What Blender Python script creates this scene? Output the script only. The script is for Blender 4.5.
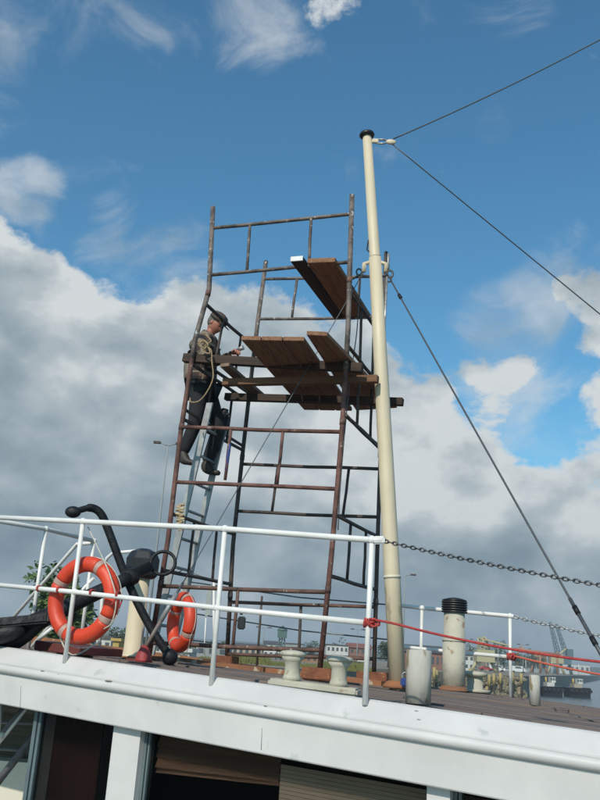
import bpy, bmesh, math, random
from mathutils import Vector, Matrix, Euler
rnd = random.Random(7)
R_ = math.radians
S = bpy.context.scene
for o in list(bpy.data.objects): bpy.data.objects.remove(o)
COL = S.collection
V = Vector
# ------------------------------------------------------------------ camera
EYE = V((0, 0, 5.0))
FPX, PITCH, ROLL = 853.0, R_(16.6), R_(3.8)
Fw = V((0, math.cos(PITCH), math.sin(PITCH)))
_u0 = V((0, -math.sin(PITCH), math.cos(PITCH))); _r0 = V((1, 0, 0))
Rt = math.cos(ROLL)*_r0 + math.sin(ROLL)*_u0
Up = math.cos(ROLL)*_u0 - math.sin(ROLL)*_r0
cd = bpy.data.cameras.new('camera'); cam = bpy.data.objects.new('camera', cd); COL.objects.link(cam)
cam.matrix_world = Matrix(((Rt.x, Up.x, -Fw.x, EYE.x), (Rt.y, Up.y, -Fw.y, EYE.y), (Rt.z, Up.z, -Fw.z, EYE.z), (0, 0, 0, 1)))
cd.sensor_fit = 'VERTICAL'; cd.sensor_height = 36; cd.sensor_width = 27; cd.lens = FPX/800*36
cd.clip_start = .1; cd.clip_end = 9000
S.camera = cam
S.view_settings.view_transform = 'Standard'; S.view_settings.look = 'None'
S.view_settings.exposure = 0.0; S.view_settings.gamma = 1
# ------------------------------------------------------------------ sun + sky
SUN = V((-.30, -.74, .62)).normalized()
sd = bpy.data.lights.new('sun', 'SUN'); sd.energy = 3.6; sd.angle = R_(.5); sd.color = (1, .925, .81)
so = bpy.data.objects.new('sun', sd); COL.objects.link(so); so.rotation_euler = SUN.to_track_quat('Z', 'Y').to_euler()

def ray(x, y): return Fw + Rt*((x-300)/FPX) - Up*((y-400)/FPX)
def plane(x, y, p0, n):
    d = ray(x, y); return EYE + d*((V(p0)-EYE).dot(n)/d.dot(n))
def hz(x, y, z):
    d = ray(x, y); return EYE + d*((z-EYE.z)/d.z)
def atY(x, y, Y):
    d = ray(x, y); return EYE + d*(Y/d.y)

W = bpy.data.worlds.new('World'); S.world = W; W.use_nodes = True
nt = W.node_tree; nt.nodes.clear(); N = nt.nodes; L = nt.links
def nd(t, **k):
    n = N.new(t)
    for a, b in k.items(): setattr(n, a, b)
    return n
def mth(op, a, b=None, c=None, clamp=False):
    n = nd('ShaderNodeMath', operation=op); n.use_clamp = clamp
    for i, q in enumerate((a, b, c)):
        if q is None: continue
        if isinstance(q, (int, float)): n.inputs[i].default_value = q
        else: L.new(q, n.inputs[i])
    return n.outputs[0]
sky = nd('ShaderNodeTexSky', sky_type='NISHITA'); sky.sun_disc = False
sky.sun_elevation = math.asin(SUN.z); sky.sun_rotation = math.atan2(SUN.x, SUN.y)
sky.air_density = 1.0; sky.dust_density = .6; sky.ozone_density = 2.2; sky.altitude = 0
hsv = nd('ShaderNodeHueSaturation'); hsv.inputs['Saturation'].default_value = 1.12; hsv.inputs['Value'].default_value = 1.27
L.new(sky.outputs[0], hsv.inputs['Color'])
tc = nd('ShaderNodeTexCoord')
def vdot(v):
    n = nd('ShaderNodeVectorMath', operation='DOT_PRODUCT'); L.new(tc.outputs['Generated'], n.inputs[0]); n.inputs[1].default_value = v; return n.outputs['Value']
def blob(px, py, rpx, wgt, soft=.0):
    """smooth bump round a direction of the sky, radius in degrees-ish"""
    c = ray(px, py).normalized(); r = rpx/FPX*.95
    mr = nd('ShaderNodeMapRange', interpolation_type='SMOOTHSTEP'); L.new(vdot(c), mr.inputs['Value'])
    mr.inputs['From Min'].default_value = math.cos(r); mr.inputs['From Max'].default_value = math.cos(r*soft) if soft else 1.0
    mr.inputs['To Min'].default_value = 0; mr.inputs['To Max'].default_value = wgt
    return mr.outputs['Result']
BLOBS = [  # px, py, radius, weight
    (15, 345, 120, .40), (120, 360, 80, .26), (55, 290, 45, .2), (60, 420, 210, .50), (230, 430, 200, .45), (-150, 400, 260, .5),
    (300, 560, 330, .55), (520, 585, 175, .42), (-60, 600, 300, .5), (650, 510, 150, .30), (440, 450, 80, .20),
    (600, 300, 75, .40), (512, 368, 60, .42), (580, 285, 55, .2), (650, 380, 110, .4), (490, 360, 50, .12),
    (180, 265, 60, .16),
    (110, 130, 150, -.25), (420, 180, 190, -.30), (455, 300, 60, -.22), (530, 420, 130, -.26), (455, 325, 90, -.38), (480, 250, 60, -.1), (590, 230, 60, -.2), (255, 120, 60, -.2), (430, 350, 50, -.1), (300, 250, 110, -.2),(545,160,110,-.2),
]
bias = None
for b in BLOBS:
    o = blob(*b); bias = o if bias is None else mth('ADD', bias, o)
sep = nd('ShaderNodeSeparateXYZ'); L.new(tc.outputs['Generated'], sep.inputs[0])
# away from the frame the sky keeps the same broken cumulus: general bias rises towards the horizon
gen = nd('ShaderNodeMapRange'); L.new(sep.outputs['Z'], gen.inputs['Value'])
gen.inputs['From Min'].default_value = .0; gen.inputs['From Max'].default_value = .75; gen.inputs['To Min'].default_value = .24; gen.inputs['To Max'].default_value = -.06
bias = mth('ADD', bias, gen.outputs['Result'])
def noise(scale, off, detail, rough, stretch=1.0, dist=0.0):
    mp = nd('ShaderNodeMapping'); L.new(tc.outputs['Generated'], mp.inputs['Vector'])
    mp.inputs['Location'].default_value = off; mp.inputs['Scale'].default_value = (1, 1, stretch)
    n = nd('ShaderNodeTexNoise'); n.inputs['Scale'].default_value = scale; n.inputs['Detail'].default_value = detail
    n.inputs['Roughness'].default_value = rough; n.inputs['Distortion'].default_value = dist
    L.new(mp.outputs[0], n.inputs['Vector']); return n.outputs['Fac']
nz = noise(6.6, (3.1, 1.2, .4), 12, .60, 1.5, .12)
wn = noise(7.5, (2.2, 6.3, 1.1), 10, .6, 1.3, .9)
wb_ = None
for q_ in ((40, -10, 90, .42), (150, 20, 60, .40), (245, 25, 70, .50), (300, 60, 60, .3), (515, 0, 60, .45), (25, 190, 48, .72), (150, 262, 90, .5), (505, 205, 45, .3), (510, 345, 90, .55), (575, 275, 80, .6), (540, 430, 90, .4), (420, 10, 60, .25), (700, 120, 120, .4), (-120, 100, 160, .5)):
    o_ = blob(*q_); wb_ = o_ if wb_ is None else mth('ADD', wb_, o_)
wm = nd('ShaderNodeMapRange', interpolation_type='SMOOTHSTEP'); L.new(mth('ADD', mth('MULTIPLY', mth('SUBTRACT', wn, .5), 2.4), wb_), wm.inputs['Value'])
wm.inputs['From Min'].default_value = .22; wm.inputs['From Max'].default_value = 1.05; wm.inputs['To Max'].default_value = .62
sz1 = noise(4.2, (3.1, 1.2, .4), 3, .45, 1.5, .1)
sz2 = noise(4.2, (3.1+.035, 1.2+.02, .4-.07), 3, .45, 1.5, .1)
fine = noise(13, (5.1, 2.2, 7.4), 6, .55, 1.6, .3)
dens = mth('ADD', mth('MULTIPLY', mth('SUBTRACT', nz, .5), 2.5), bias)
cov = nd('ShaderNodeMapRange', interpolation_type='SMOOTHSTEP'); L.new(dens, cov.inputs['Value'])
cov.inputs['From Min'].default_value = .20; cov.inputs['From Max'].default_value = .44
thick = nd('ShaderNodeMapRange', interpolation_type='SMOOTHSTEP'); L.new(dens, thick.inputs['Value'])
thick.inputs['From Min'].default_value = .38; thick.inputs['From Max'].default_value = 1.1
lit = mth('MULTIPLY', mth('SUBTRACT', sz1, sz2), 1.9)       # thicker here than one step towards the light = lit side
f1 = noise(10.5, (3.1, 1.2, .4), 6, .55, 1.5, .12); f2 = noise(10.5, (3.1+.02, 1.2+.012, .4-.05), 6, .55, 1.5, .12)
lit = mth('ADD', lit, mth('MULTIPLY', mth('SUBTRACT', f1, f2), 1.15))
lit = mth('ADD', lit, mth('MULTIPLY', mth('SUBTRACT', fine, .5), .25))
sh_ = mth('SUBTRACT', mth('ADD', .88, lit), mth('MULTIPLY', thick.outputs[0], .22))
# grey cloud bases and brighter breaks between the layers
LAY = [(-80, 525, 150, -.30), (60, 525, 100, -.30), (180, 525, 100, -.26), (300, 535, 110, -.18), (420, 600, 120, -.12), (560, 610, 130, -.10),
       (40, 585, 60, .20), (250, 590, 60, .16), (20, 300, 130, .08), (100, 420, 140, -.05), (560, 300, 120, .12), (480, 520, 120, .02), (300, 640, 120, -.06), (0, 460, 90, -.12), (130, 350, 120, .14)]
for q_ in LAY: sh_ = mth('ADD', sh_, blob(*q_))
lowr = nd('ShaderNodeMapRange', interpolation_type='SMOOTHSTEP'); L.new(sep.outputs['Z'], lowr.inputs['Value'])
lowr.inputs['From Min'].default_value = .02; lowr.inputs['From Max'].default_value = .42; lowr.inputs['To Min'].default_value = -.04; lowr.inputs['To Max'].default_value = 0
sh_ = mth('SUBTRACT', sh_, lowr.outputs[0], clamp=True)
cr = nd('ShaderNodeValToRGB'); L.new(sh_, cr.inputs[0])
e = cr.color_ramp.elements
e[0].position = 0; e[0].color = (1.9, 2.65, 3.2, 1)
e[1].position = 1; e[1].color = (7.6, 8.0, 8.1, 1)
for p_, c_ in ((.25, (2.6, 3.4, 3.95, 1)), (.5, (3.7, 4.5, 5.0, 1)), (.75, (5.1, 5.8, 6.15, 1))):
    q = cr.color_ramp.elements.new(p_); q.color = c_
tint = nd('ShaderNodeMixRGB', blend_type='MULTIPLY'); tint.inputs['Fac'].default_value = 1; tint.inputs['Color2'].default_value = (.73, 1.24, 1.22, 1)
L.new(hsv.outputs[0], tint.inputs['Color1'])
mix = nd('ShaderNodeMixRGB'); L.new(mth('MAXIMUM', cov.outputs[0], wm.outputs[0]), mix.inputs['Fac'])
L.new(tint.outputs[0], mix.inputs['Color1']); L.new(cr.outputs[0], mix.inputs['Color2'])
bg = nd('ShaderNodeBackground'); bg.inputs['Strength'].default_value = .09
L.new(mix.outputs[0], bg.inputs['Color'])
wo = nd('ShaderNodeOutputWorld'); L.new(bg.outputs[0], wo.inputs['Surface'])

# ------------------------------------------------------------------ materials
MC = {}
def mat(name, c1, c2=None, scale=6, rough=.6, metal=0, bump=0.0, stretch=(1, 1, 1), c3=None, t3=.62, detail=6, lo=.35, hi=.65, bscale=None, coord='Object', spec=.5):
    if name in MC: return MC[name]
    m = bpy.data.materials.new(name); m.use_nodes = True; t = m.node_tree; b = t.nodes['Principled BSDF']
    b.inputs['Roughness'].default_value = rough; b.inputs['Metallic'].default_value = metal
    b.inputs['Specular IOR Level'].default_value = spec
    c = t.nodes.new('ShaderNodeTexCoord'); mp = t.nodes.new('ShaderNodeMapping'); mp.inputs['Scale'].default_value = stretch
    t.links.new(c.outputs[coord], mp.inputs['Vector'])
    oi = t.nodes.new('ShaderNodeObjectInfo'); av = t.nodes.new('ShaderNodeVectorMath'); av.operation = 'ADD'
    sc = t.nodes.new('ShaderNodeVectorMath'); sc.operation = 'SCALE'; cmb = t.nodes.new('ShaderNodeCombineXYZ')
    for i in range(3): t.links.new(oi.outputs['Random'], cmb.inputs[i])
    t.links.new(cmb.outputs[0], sc.inputs[0]); sc.inputs['Scale'].default_value = 37
    t.links.new(mp.outputs[0], av.inputs[0]); t.links.new(sc.outputs[0], av.inputs[1])
    n = t.nodes.new('ShaderNodeTexNoise'); n.inputs['Scale'].default_value = scale; n.inputs['Detail'].default_value = detail
    n.inputs['Roughness'].default_value = .62
    t.links.new(av.outputs[0], n.inputs['Vector'])
    r = t.nodes.new('ShaderNodeValToRGB'); t.links.new(n.outputs['Fac'], r.inputs[0])
    c2 = c2 or tuple(x*.8 for x in c1)
    r.color_ramp.elements[0].position = lo; r.color_ramp.elements[0].color = (*c1, 1)
    r.color_ramp.elements[1].position = hi; r.color_ramp.elements[1].color = (*c2, 1)
    out = r.outputs[0]
    if c3:
        n2 = t.nodes.new('ShaderNodeTexNoise'); n2.inputs['Scale'].default_value = scale*2.7; n2.inputs['Detail'].default_value = 5
        t.links.new(av.outputs[0], n2.inputs['Vector'])
        mr = t.nodes.new('ShaderNodeMapRange'); t.links.new(n2.outputs['Fac'], mr.inputs['Value'])
        mr.inputs['From Min'].default_value = t3; mr.inputs['From Max'].default_value = t3+.05
        mx = t.nodes.new('ShaderNodeMixRGB'); t.links.new(mr.outputs[0], mx.inputs['Fac'])
        t.links.new(out, mx.inputs['Color1']); mx.inputs['Color2'].default_value = (*c3, 1); out = mx.outputs[0]
    t.links.new(out, b.inputs['Base Color'])
    if bump:
        n3 = t.nodes.new('ShaderNodeTexNoise'); n3.inputs['Scale'].default_value = bscale or scale*3; n3.inputs['Detail'].default_value = 5
        t.links.new(av.outputs[0], n3.inputs['Vector'])
        bp = t.nodes.new('ShaderNodeBump'); bp.inputs['Strength'].default_value = bump; bp.inputs['Distance'].default_value = .02
        t.links.new(n3.outputs['Fac'], bp.inputs['Height']); t.links.new(bp.outputs[0], b.inputs['Normal'])
    MC[name] = m; return m
M_WHITE = mat('white_paint', (.62, .60, .575), (.54, .52, .50), 2.2, .35, bump=.05, c3=(.45, .46, .43), t3=.66, bscale=7)
M_RAIL = mat('rail_paint', (.78, .76, .73), (.69, .67, .63), 5, .4, bump=.1, c3=(.42, .30, .2), t3=.73)
M_RUST = mat('rust_tube', (.075, .042, .033), (.15, .08, .06), 7, .75, bump=.3, c3=(.30, .28, .25), t3=.63, lo=.4, hi=.6)
M_RUSTR = mat('red_rust_tube', (.085, .036, .028), (.17, .08, .062), 6, .75, bump=.3, c3=(.30, .24, .2), t3=.64, lo=.4, hi=.6)
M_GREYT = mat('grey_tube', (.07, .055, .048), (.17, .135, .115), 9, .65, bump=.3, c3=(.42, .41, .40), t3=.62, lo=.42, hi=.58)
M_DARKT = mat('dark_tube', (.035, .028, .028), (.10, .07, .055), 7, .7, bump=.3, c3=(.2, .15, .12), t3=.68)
M_MAST = mat('cream_paint', (.67, .575, .41), (.57, .485, .34), 3.2, .5, bump=.12, c3=(.42, .34, .24), t3=.66, stretch=(1, 1, .35))
M_VENT = mat('old_cream_paint', (.50, .47, .38), (.40, .375, .30), 5, .65, bump=.3, c3=(.30, .22, .14), t3=.63)
M_PLASTER = mat('weathered_white', (.50, .48, .43), (.36, .335, .28), 5, .85, bump=.5, c3=(.25, .19, .11), t3=.60, stretch=(1, 1, .3))
M_WOOD = mat('old_plank', (.21, .095, .045), (.30, .155, .085), 5, .85, bump=.3, stretch=(.35, 6, 6), c3=(.07, .038, .025), t3=.6)
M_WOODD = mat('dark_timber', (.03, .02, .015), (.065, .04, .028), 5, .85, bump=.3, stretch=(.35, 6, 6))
M_WOODO = mat('orange_timber', (.20, .10, .05), (.14, .07, .038), 5, .8, bump=.3, stretch=(.35, 6, 6))
M_DECK = mat('deck_plank', (.115, .088, .078), (.175, .135, .115), 4, .75, bump=.3, stretch=(.3, 5, 5), c3=(.06, .05, .05), t3=.62)
M_BLOCK = mat('rusty_block', (.25, .09, .04), (.15, .052, .027), 9, .85, bump=.5, c3=(.36, .2, .09), t3=.63)
M_RUSTE = mat('rusty_edge', (.34, .13, .05), (.20, .10, .06), 3, .9, bump=.5, c3=(.42, .34, .25), t3=.6)
M_BLACK = mat('black_iron', (.008, .008, .010), (.020, .021, .023), 7, .5, bump=.4, c3=(.05, .028, .02), t3=.72, bscale=22, spec=.25)
M_BLACKP = mat('black_plastic', (.012, .012, .014), (.022, .022, .024), 6, .4)
M_ORANGE = mat('orange_lifebuoy', (.70, .060, .018), (.58, .05, .018), 3, .5, bump=.15, c3=(.50, .10, .05), t3=.64, bscale=16)
M_TAPE = mat('grey_tape', (.46, .31, .26), (.38, .24, .20), 8, .5)
M_ROPEW = mat('white_rope', (.6, .57, .5), (.42, .4, .34), 40, .9)
M_ROPET = mat('tan_rope', (.38, .27, .15), (.26, .18, .1), 40, .9, bump=.4)
M_ROPER = mat('red_rope', (.48, .06, .05), (.30, .035, .035), 60, .85, bump=.4)
M_ROPEO = mat('orange_rope', (.60, .14, .08), (.45, .09, .06), 60, .85, bump=.4)
M_WIRE = mat('steel_wire', (.06, .065, .07), (.11, .115, .12), 60, .5, .3)
M_CHAIN = mat('chain_steel', (.05, .05, .055), (.17, .17, .17), 25, .4, .8)
M_CHAINL = mat('light_chain', (.45, .46, .46), (.2, .2, .2), 25, .4, .4)
M_ALU = mat('aluminium', (.40, .40, .39), (.26, .26, .255), 9, .5, .35, bump=.1)
M_RED = mat('dark_red_paint', (.36, .035, .035), (.24, .03, .03), 7, .6, bump=.2)
M_MAROON = mat('maroon_paint', (.16, .03, .028), (.11, .025, .02), 6, .6, bump=.2)
M_BLUE = mat('blue_paint', (.03, .06, .25), (.02, .04, .16), 8, .5)
M_GLASS = mat('dark_glass', (.012, .012, .015), (.016, .015, .017), 3, .04, spec=.7)
M_FRAME = mat('grey_blue_frame', (.13, .17, .18), (.10, .13, .14), 5, .4)
M_BLIND = mat('brown_blind', (.34, .20, .13), (.23, .13, .085), 3, .8, stretch=(.2, .2, 8))
M_SLAT = mat('pale_slat', (.80, .66, .50), (.72, .58, .44), 3, .7)
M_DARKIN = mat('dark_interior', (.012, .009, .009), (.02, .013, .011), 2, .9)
M_SKIN = mat('skin', (.42, .18, .12), (.34, .13, .09), 8, .55)
M_HAIR = mat('grey_hair', (.09, .075, .065), (.16, .14, .12), 40, .8)
M_CAP = mat('brown_cap', (.07, .05, .04), (.10, .075, .06), 12, .9)
M_TROU = mat('black_trousers', (.008, .0085, .011), (.016, .017, .02), 9, .85, bump=.4, bscale=14)
M_BOOT = mat('work_boot', (.05, .038, .03), (.03, .025, .02), 9, .6)
# checked jacket
mj = bpy.data.materials.new('checked_jacket'); mj.use_nodes = True; t = mj.node_tree; b = t.nodes['Principled BSDF']; b.inputs['Roughness'].default_value = .9
c = t.nodes.new('ShaderNodeTexCoord'); sp = t.nodes.new('ShaderNodeSeparateXYZ'); t.links.new(c.outputs['Object'], sp.inputs[0])
def tm(op, a, b_):
    n = t.nodes.new('ShaderNodeMath'); n.operation = op
    for i, q in enumerate((a, b_)):
        if isinstance(q, (int, float)): n.inputs[i].default_value = q
        else: t.links.new(q, n.inputs[i])
    return n.outputs[0]
def band(ax, per, w, off=0):
    return tm('LESS_THAN', tm('FRACT', tm('ADD', tm('MULTIPLY', ax, 1/per), off+50), 0), w)
hx = tm('ADD', sp.outputs['X'], tm('MULTIPLY', sp.outputs['Y'], .8))
a_ = tm('ADD', band(sp.outputs['Z'], .15, .45), band(hx, .14, .45))
r = t.nodes.new('ShaderNodeValToRGB'); t.links.new(tm('MULTIPLY', a_, .5), r.inputs[0]); r.color_ramp.interpolation = 'CONSTANT'
r.color_ramp.elements[0].color = (.15, .10, .07, 1); r.color_ramp.elements[1].position = .9; r.color_ramp.elements[1].color = (.012, .011, .012, 1)
q = r.color_ramp.elements.new(.4); q.color = (.055, .035, .028, 1)
mx = t.nodes.new('ShaderNodeMixRGB'); t.links.new(tm('MAXIMUM', band(sp.outputs['Z'], .15, .12, .30), band(hx, .14, .12, .30)), mx.inputs['Fac'])
t.links.new(r.outputs[0], mx.inputs['Color1']); mx.inputs['Color2'].default_value = (.22, .18, .135, 1)
t.links.new(mx.outputs[0], b.inputs['Base Color'])
nn = t.nodes.new('ShaderNodeTexNoise'); nn.inputs['Scale'].default_value = 11; nn.inputs['Detail'].default_value = 3
bp = t.nodes.new('ShaderNodeBump'); bp.inputs['Strength'].default_value = .7; bp.inputs['Distance'].default_value = .03
t.links.new(c.outputs['Object'], nn.inputs['Vector']); t.links.new(nn.outputs['Fac'], bp.inputs['Height']); t.links.new(bp.outputs[0], b.inputs['Normal'])
M_JACK = mj

# ------------------------------------------------------------------ mesh helpers
def link(name, me, m=None, parent=None):
    o = bpy.data.objects.new(name, me); COL.objects.link(o)
    if m is not None and me is not None and not me.materials: me.materials.append(m)
    if parent is not None: o.parent = parent
    return o
def tag(o, label=None, cat=None, group=None, kind=None):
    if label: o['label'] = label
    if cat: o['category'] = cat
    if group: o['group'] = group
    if kind: o['kind'] = kind
    return o
def thing(name, label, cat, loc=(0, 0, 0), group=None, rz=0):
    o = bpy.data.objects.new(name, None); COL.objects.link(o); o.location = loc; o.rotation_euler = (0, 0, rz); o.empty_display_size = .1
    return tag(o, label, cat, group)
class B:
    """bmesh collector, coordinates are world; build() re-centres under the parent"""
    def __init__(s): s.b = bmesh.new()
    def tube(s, pts, r, seg=10, cap=True, closed=False):
        pts = [V(p) for p in pts]; n = len(pts)
        rs = r if isinstance(r, (list, tuple)) else [r]*n
        rings = []; prev = None
        for i, p in enumerate(pts):
            if closed: d = pts[(i+1) % n]-pts[i-1]
            else: d = (pts[min(i+1, n-1)]-pts[max(i-1, 0)])
            if d.length < 1e-9: d = V((0, 0, 1))
            d.normalize()
            if prev is None:
                a = V((0, 0, 1)) if abs(d.z) < .9 else V((1, 0, 0)); x = d.cross(a).normalized()
            else:
                x = (prev - d*prev.dot(d))
                x = x.normalized() if x.length > 1e-6 else d.orthogonal().normalized()
            prev = x; y = d.cross(x)
            rings.append([s.b.verts.new(p + (x*math.cos(2*math.pi*k/seg)+y*math.sin(2*math.pi*k/seg))*rs[i]) for k in range(seg)])
        m = n if closed else n-1
        for i in range(m):
            A, C = rings[i], rings[(i+1) % n]
            for k in range(seg):
                f = s.b.faces.new((A[k], A[(k+1) % seg], C[(k+1) % seg], C[k])); f.smooth = True
        if cap and not closed:
            s.b.faces.new(rings[0][::-1]); s.b.faces.new(rings[-1])
        return s
    def box(s, c, size, rot=None):
        M = Matrix.Translation(V(c)) @ (rot.to_4x4() if rot is not None else Matrix.Identity(4)) @ Matrix.Diagonal((*size, 1))
        bmesh.ops.create_cube(s.b, size=1, matrix=M); return s
    def ball(s, c, r, sub=2, sc=(1, 1, 1), rot=None):
        M = Matrix.Translation(V(c)) @ (rot.to_4x4() if rot is not None else Matrix.Identity(4)) @ Matrix.Diagonal((*sc, 1))
        g = bmesh.ops.create_icosphere(s.b, subdivisions=sub, radius=r, matrix=M)
        for v in g['verts']:
            for f in v.link_faces: f.smooth = True
        return s
    def lathe(s, base, prof, seg=24, axis=V((0, 0, 1)), smooth=True):
        axis = V(axis).normalized(); x = axis.orthogonal().normalized(); y = axis.cross(x); base = V(base); rings = []
        for r, z in prof:
            rings.append([s.b.verts.new(base+axis*z+(x*math.cos(2*math.pi*k/seg)+y*math.sin(2*math.pi*k/seg))*max(r, 1e-4)) for k in range(seg)])
        for A, C in zip(rings, rings[1:]):
            for k in range(seg):
                f = s.b.faces.new((A[k], A[(k+1) % seg], C[(k+1) % seg], C[k])); f.smooth = smooth
        s.b.faces.new(rings[0][::-1]); s.b.faces.new(rings[-1]); return s
    def hexa(s, lo, hi):
        a = [s.b.verts.new(V(p)) for p in lo]; c = [s.b.verts.new(V(p)) for p in hi]; n = len(a)
        s.b.faces.new(a[::-1]); s.b.faces.new(c)
        for k in range(n): s.b.faces.new((a[k], a[(k+1) % n], c[(k+1) % n], c[k]))
        return s
    def quad(s, *p):
        s.b.faces.new([s.b.verts.new(V(q)) for q in p]); return s
    def build(s, name, m, parent=None, bevel=0, **k):
        bmesh.ops.recalc_face_normals(s.b, faces=s.b.faces)
        if bevel:
            bmesh.ops.bevel(s.b, geom=[e for e in s.b.edges if len(e.link_faces) == 2 and e.calc_face_angle(0) > .6], offset=bevel, segments=2, affect='EDGES', clamp_overlap=True)
        off = V((0, 0, 0))
        if parent is not None:
            p = parent
            while p is not None: off += V(p.location); p = p.parent
        else:
            off = sum((v.co for v in s.b.verts), V((0, 0, 0)))/max(1, len(s.b.verts))
        # nested parents all carry no rotation when this helper is used
        bmesh.ops.translate(s.b, verts=s.b.verts, vec=-off)
        me = bpy.data.meshes.new(name); s.b.to_mesh(me); s.b.free()
        o = link(name, me, m, parent)
        if parent is None: o.location = off
        if k: tag(o, **k)
        return o
def curve_pts(ctrl, n=8):
    """Catmull-Rom through control points"""
    P = [V(p) for p in ctrl]; P = [P[0]*2-P[1]] + P + [P[-1]*2-P[-2]]; out = []
    for i in range(1, len(P)-2):
        for k in range(n):
            t_ = k/n; a, b_, c_, d = P[i-1:i+3]
            out.append(.5*((2*b_)+(-a+c_)*t_+(2*a-5*b_+4*c_-d)*t_*t_+(-a+3*b_-3*c_+d)*t_**3))
    out.append(P[-2]); return out
def board(name, quad, th, m, parent=None, up=True, jit=0, **k):
    """plank from four bottom corners (front-left, front-right, back-right, back-left); local X runs along its length"""
    q = [V(p) for p in quad]; o0 = q[0]
    ln = ((q[3]-q[0])+(q[2]-q[1])); wd = ((q[1]-q[0])+(q[2]-q[3]))
    x = ln.normalized() if ln.length > wd.length else wd.normalized()
    z = (q[1]-q[0]).cross(q[3]-q[0]).normalized()
    if z.z < 0: z = -z
    y = z.cross(x).normalized(); z = x.cross(y)
    Mx = Matrix((x, y, z)).transposed(); inv = Mx.inverted()
    bb = B(); lo = [inv @ (p-o0) for p in q]; hi = [p+V((0, 0, th)) for p in lo]
    bb.hexa(lo, hi)
    bmesh.ops.recalc_face_normals(bb.b, faces=bb.b.faces)
    bmesh.ops.bevel(bb.b, geom=list(bb.b.edges), offset=min(.004, th*.1), segments=1, affect='EDGES')
    me = bpy.data.meshes.new(name); bb.b.to_mesh(me); bb.b.free()
    o = link(name, me, m, parent)
    off = V((0, 0, 0))
    if parent is not None: off = V(parent.location)
    o.location = o0-off; o.rotation_euler = Mx.to_euler()
    if k: tag(o, **k)
    return o

# ------------------------------------------------------------------ frames of reference
TH = R_(30)
U_ = V((-math.cos(TH), math.sin(TH), 0)); N_ = V((math.sin(TH), math.cos(TH), 0))   # along the ship / across the ship
A0 = V((.38, 5.0, 0))
def deckz(p):
    u = (p-A0).dot(U_); n = (p-A0).dot(N_); u = V((u, 0, 0)).x
    return 5 - .212 + .047*u - .002*u*u - .018*n
def sh(u, n, z=None, dz=0):
    p = V((A0.x, A0.y, 0)) + U_*u + N_*n
    p.z = deckz(p)+dz if z is None else z
    return p
def un(px, py, n):     # ray against the plane at offset n across the ship
    return plane(px, py, V((A0.x, A0.y, 5))+N_*n, N_)
def ondeck(px, py, dz=0, guess=7.5):
    d = ray(px, py); lo, hi = 3.5, 16.0
    f = lambda t_: (EYE+d*t_).z-(deckz(EYE+d*t_)+dz)
    best = None
    for k in range(400):
        t_ = lo+(hi-lo)*k/400
        if best is None or abs(f(t_)) < abs(best[1]): best = (t_, f(t_))
        if f(t_) <= 0: break
    p = EYE+d*t_; print('ondeck', px, py, [round(v, 2) for v in p]); return p
SA = R_(21); Sd = V((math.sin(SA), math.cos(SA), 0)); Wd = V((math.cos(SA), -math.sin(SA), 0))  # scaffold depth / width
FR = V((.317, 7.5, 4.84))
def fp(px, py, s=0.0): return plane(px, py, FR+Sd*s, Sd)


# ------------------------------------------------------------------ water, far land, quay
def col(px, d, z=0.0):
    """a spot on the ground at distance d in the direction of a picture column"""
    v = ray(px, 654+.0667*(px-283)); return V((v.x/v.y*d, d, z))
mw = bpy.data.materials.new('harbour_water'); mw.use_nodes = True; t = mw.node_tree; b = t.nodes['Principled BSDF']
b.inputs['Base Color'].default_value = (.035, .06, .075, 1); b.inputs['Roughness'].default_value = .16
c = t.nodes.new('ShaderNodeTexCoord'); mp = t.nodes.new('ShaderNodeMapping'); mp.inputs['Scale'].default_value = (1, .45, 1); mp.inputs['Rotation'].default_value = (0, 0, .4)
n = t.nodes.new('ShaderNodeTexNoise'); n.inputs['Scale'].default_value = .9; n.inputs['Detail'].default_value = 6; bp = t.nodes.new('ShaderNodeBump'); bp.inputs['Strength'].default_value = .9; bp.inputs['Distance'].default_value = .35
t.links.new(c.outputs['Object'], mp.inputs[0]); t.links.new(mp.outputs[0], n.inputs['Vector']); t.links.new(n.outputs['Fac'], bp.inputs['Height']); t.links.new(bp.outputs[0], b.inputs['Normal'])
B().quad((-5000, -300, 0), (5000, -300, 0), (5000, 7000, 0), (-5000, 7000, 0)).build('water', mw, kind='structure')
M_CONC = mat('quay_concrete', (.27, .23, .17), (.17, .145, .11), .3, .9, bump=.3, c3=(.16, .15, .13), t3=.62, coord='Object')
M_LEAF = mat('foliage', (.035, .06, .02), (.07, .10, .03), 1.2, .8)
M_LEAFD = mat('dark_foliage', (.028, .045, .022), (.05, .07, .035), .08, .9)
M_BARK = mat('bark', (.10, .075, .055), (.07, .05, .04), 6, .9)
QZ = 3.9
quay_pts = [(-900, 28), (-5, 28), (-2, 70), (4, 78), (col(372, 120).x, 120), (col(520, 150).x, 150), (col(545, 230).x, 230), (col(575, 420).x, 420), (col(600, 900).x, 900), (-900, 900)]
qb = B(); qb.hexa([(x, y, -1) for x, y in quay_pts], [(x, y, QZ) for x, y in quay_pts]); qb.build('quay', M_CONC, kind='structure')
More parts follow.
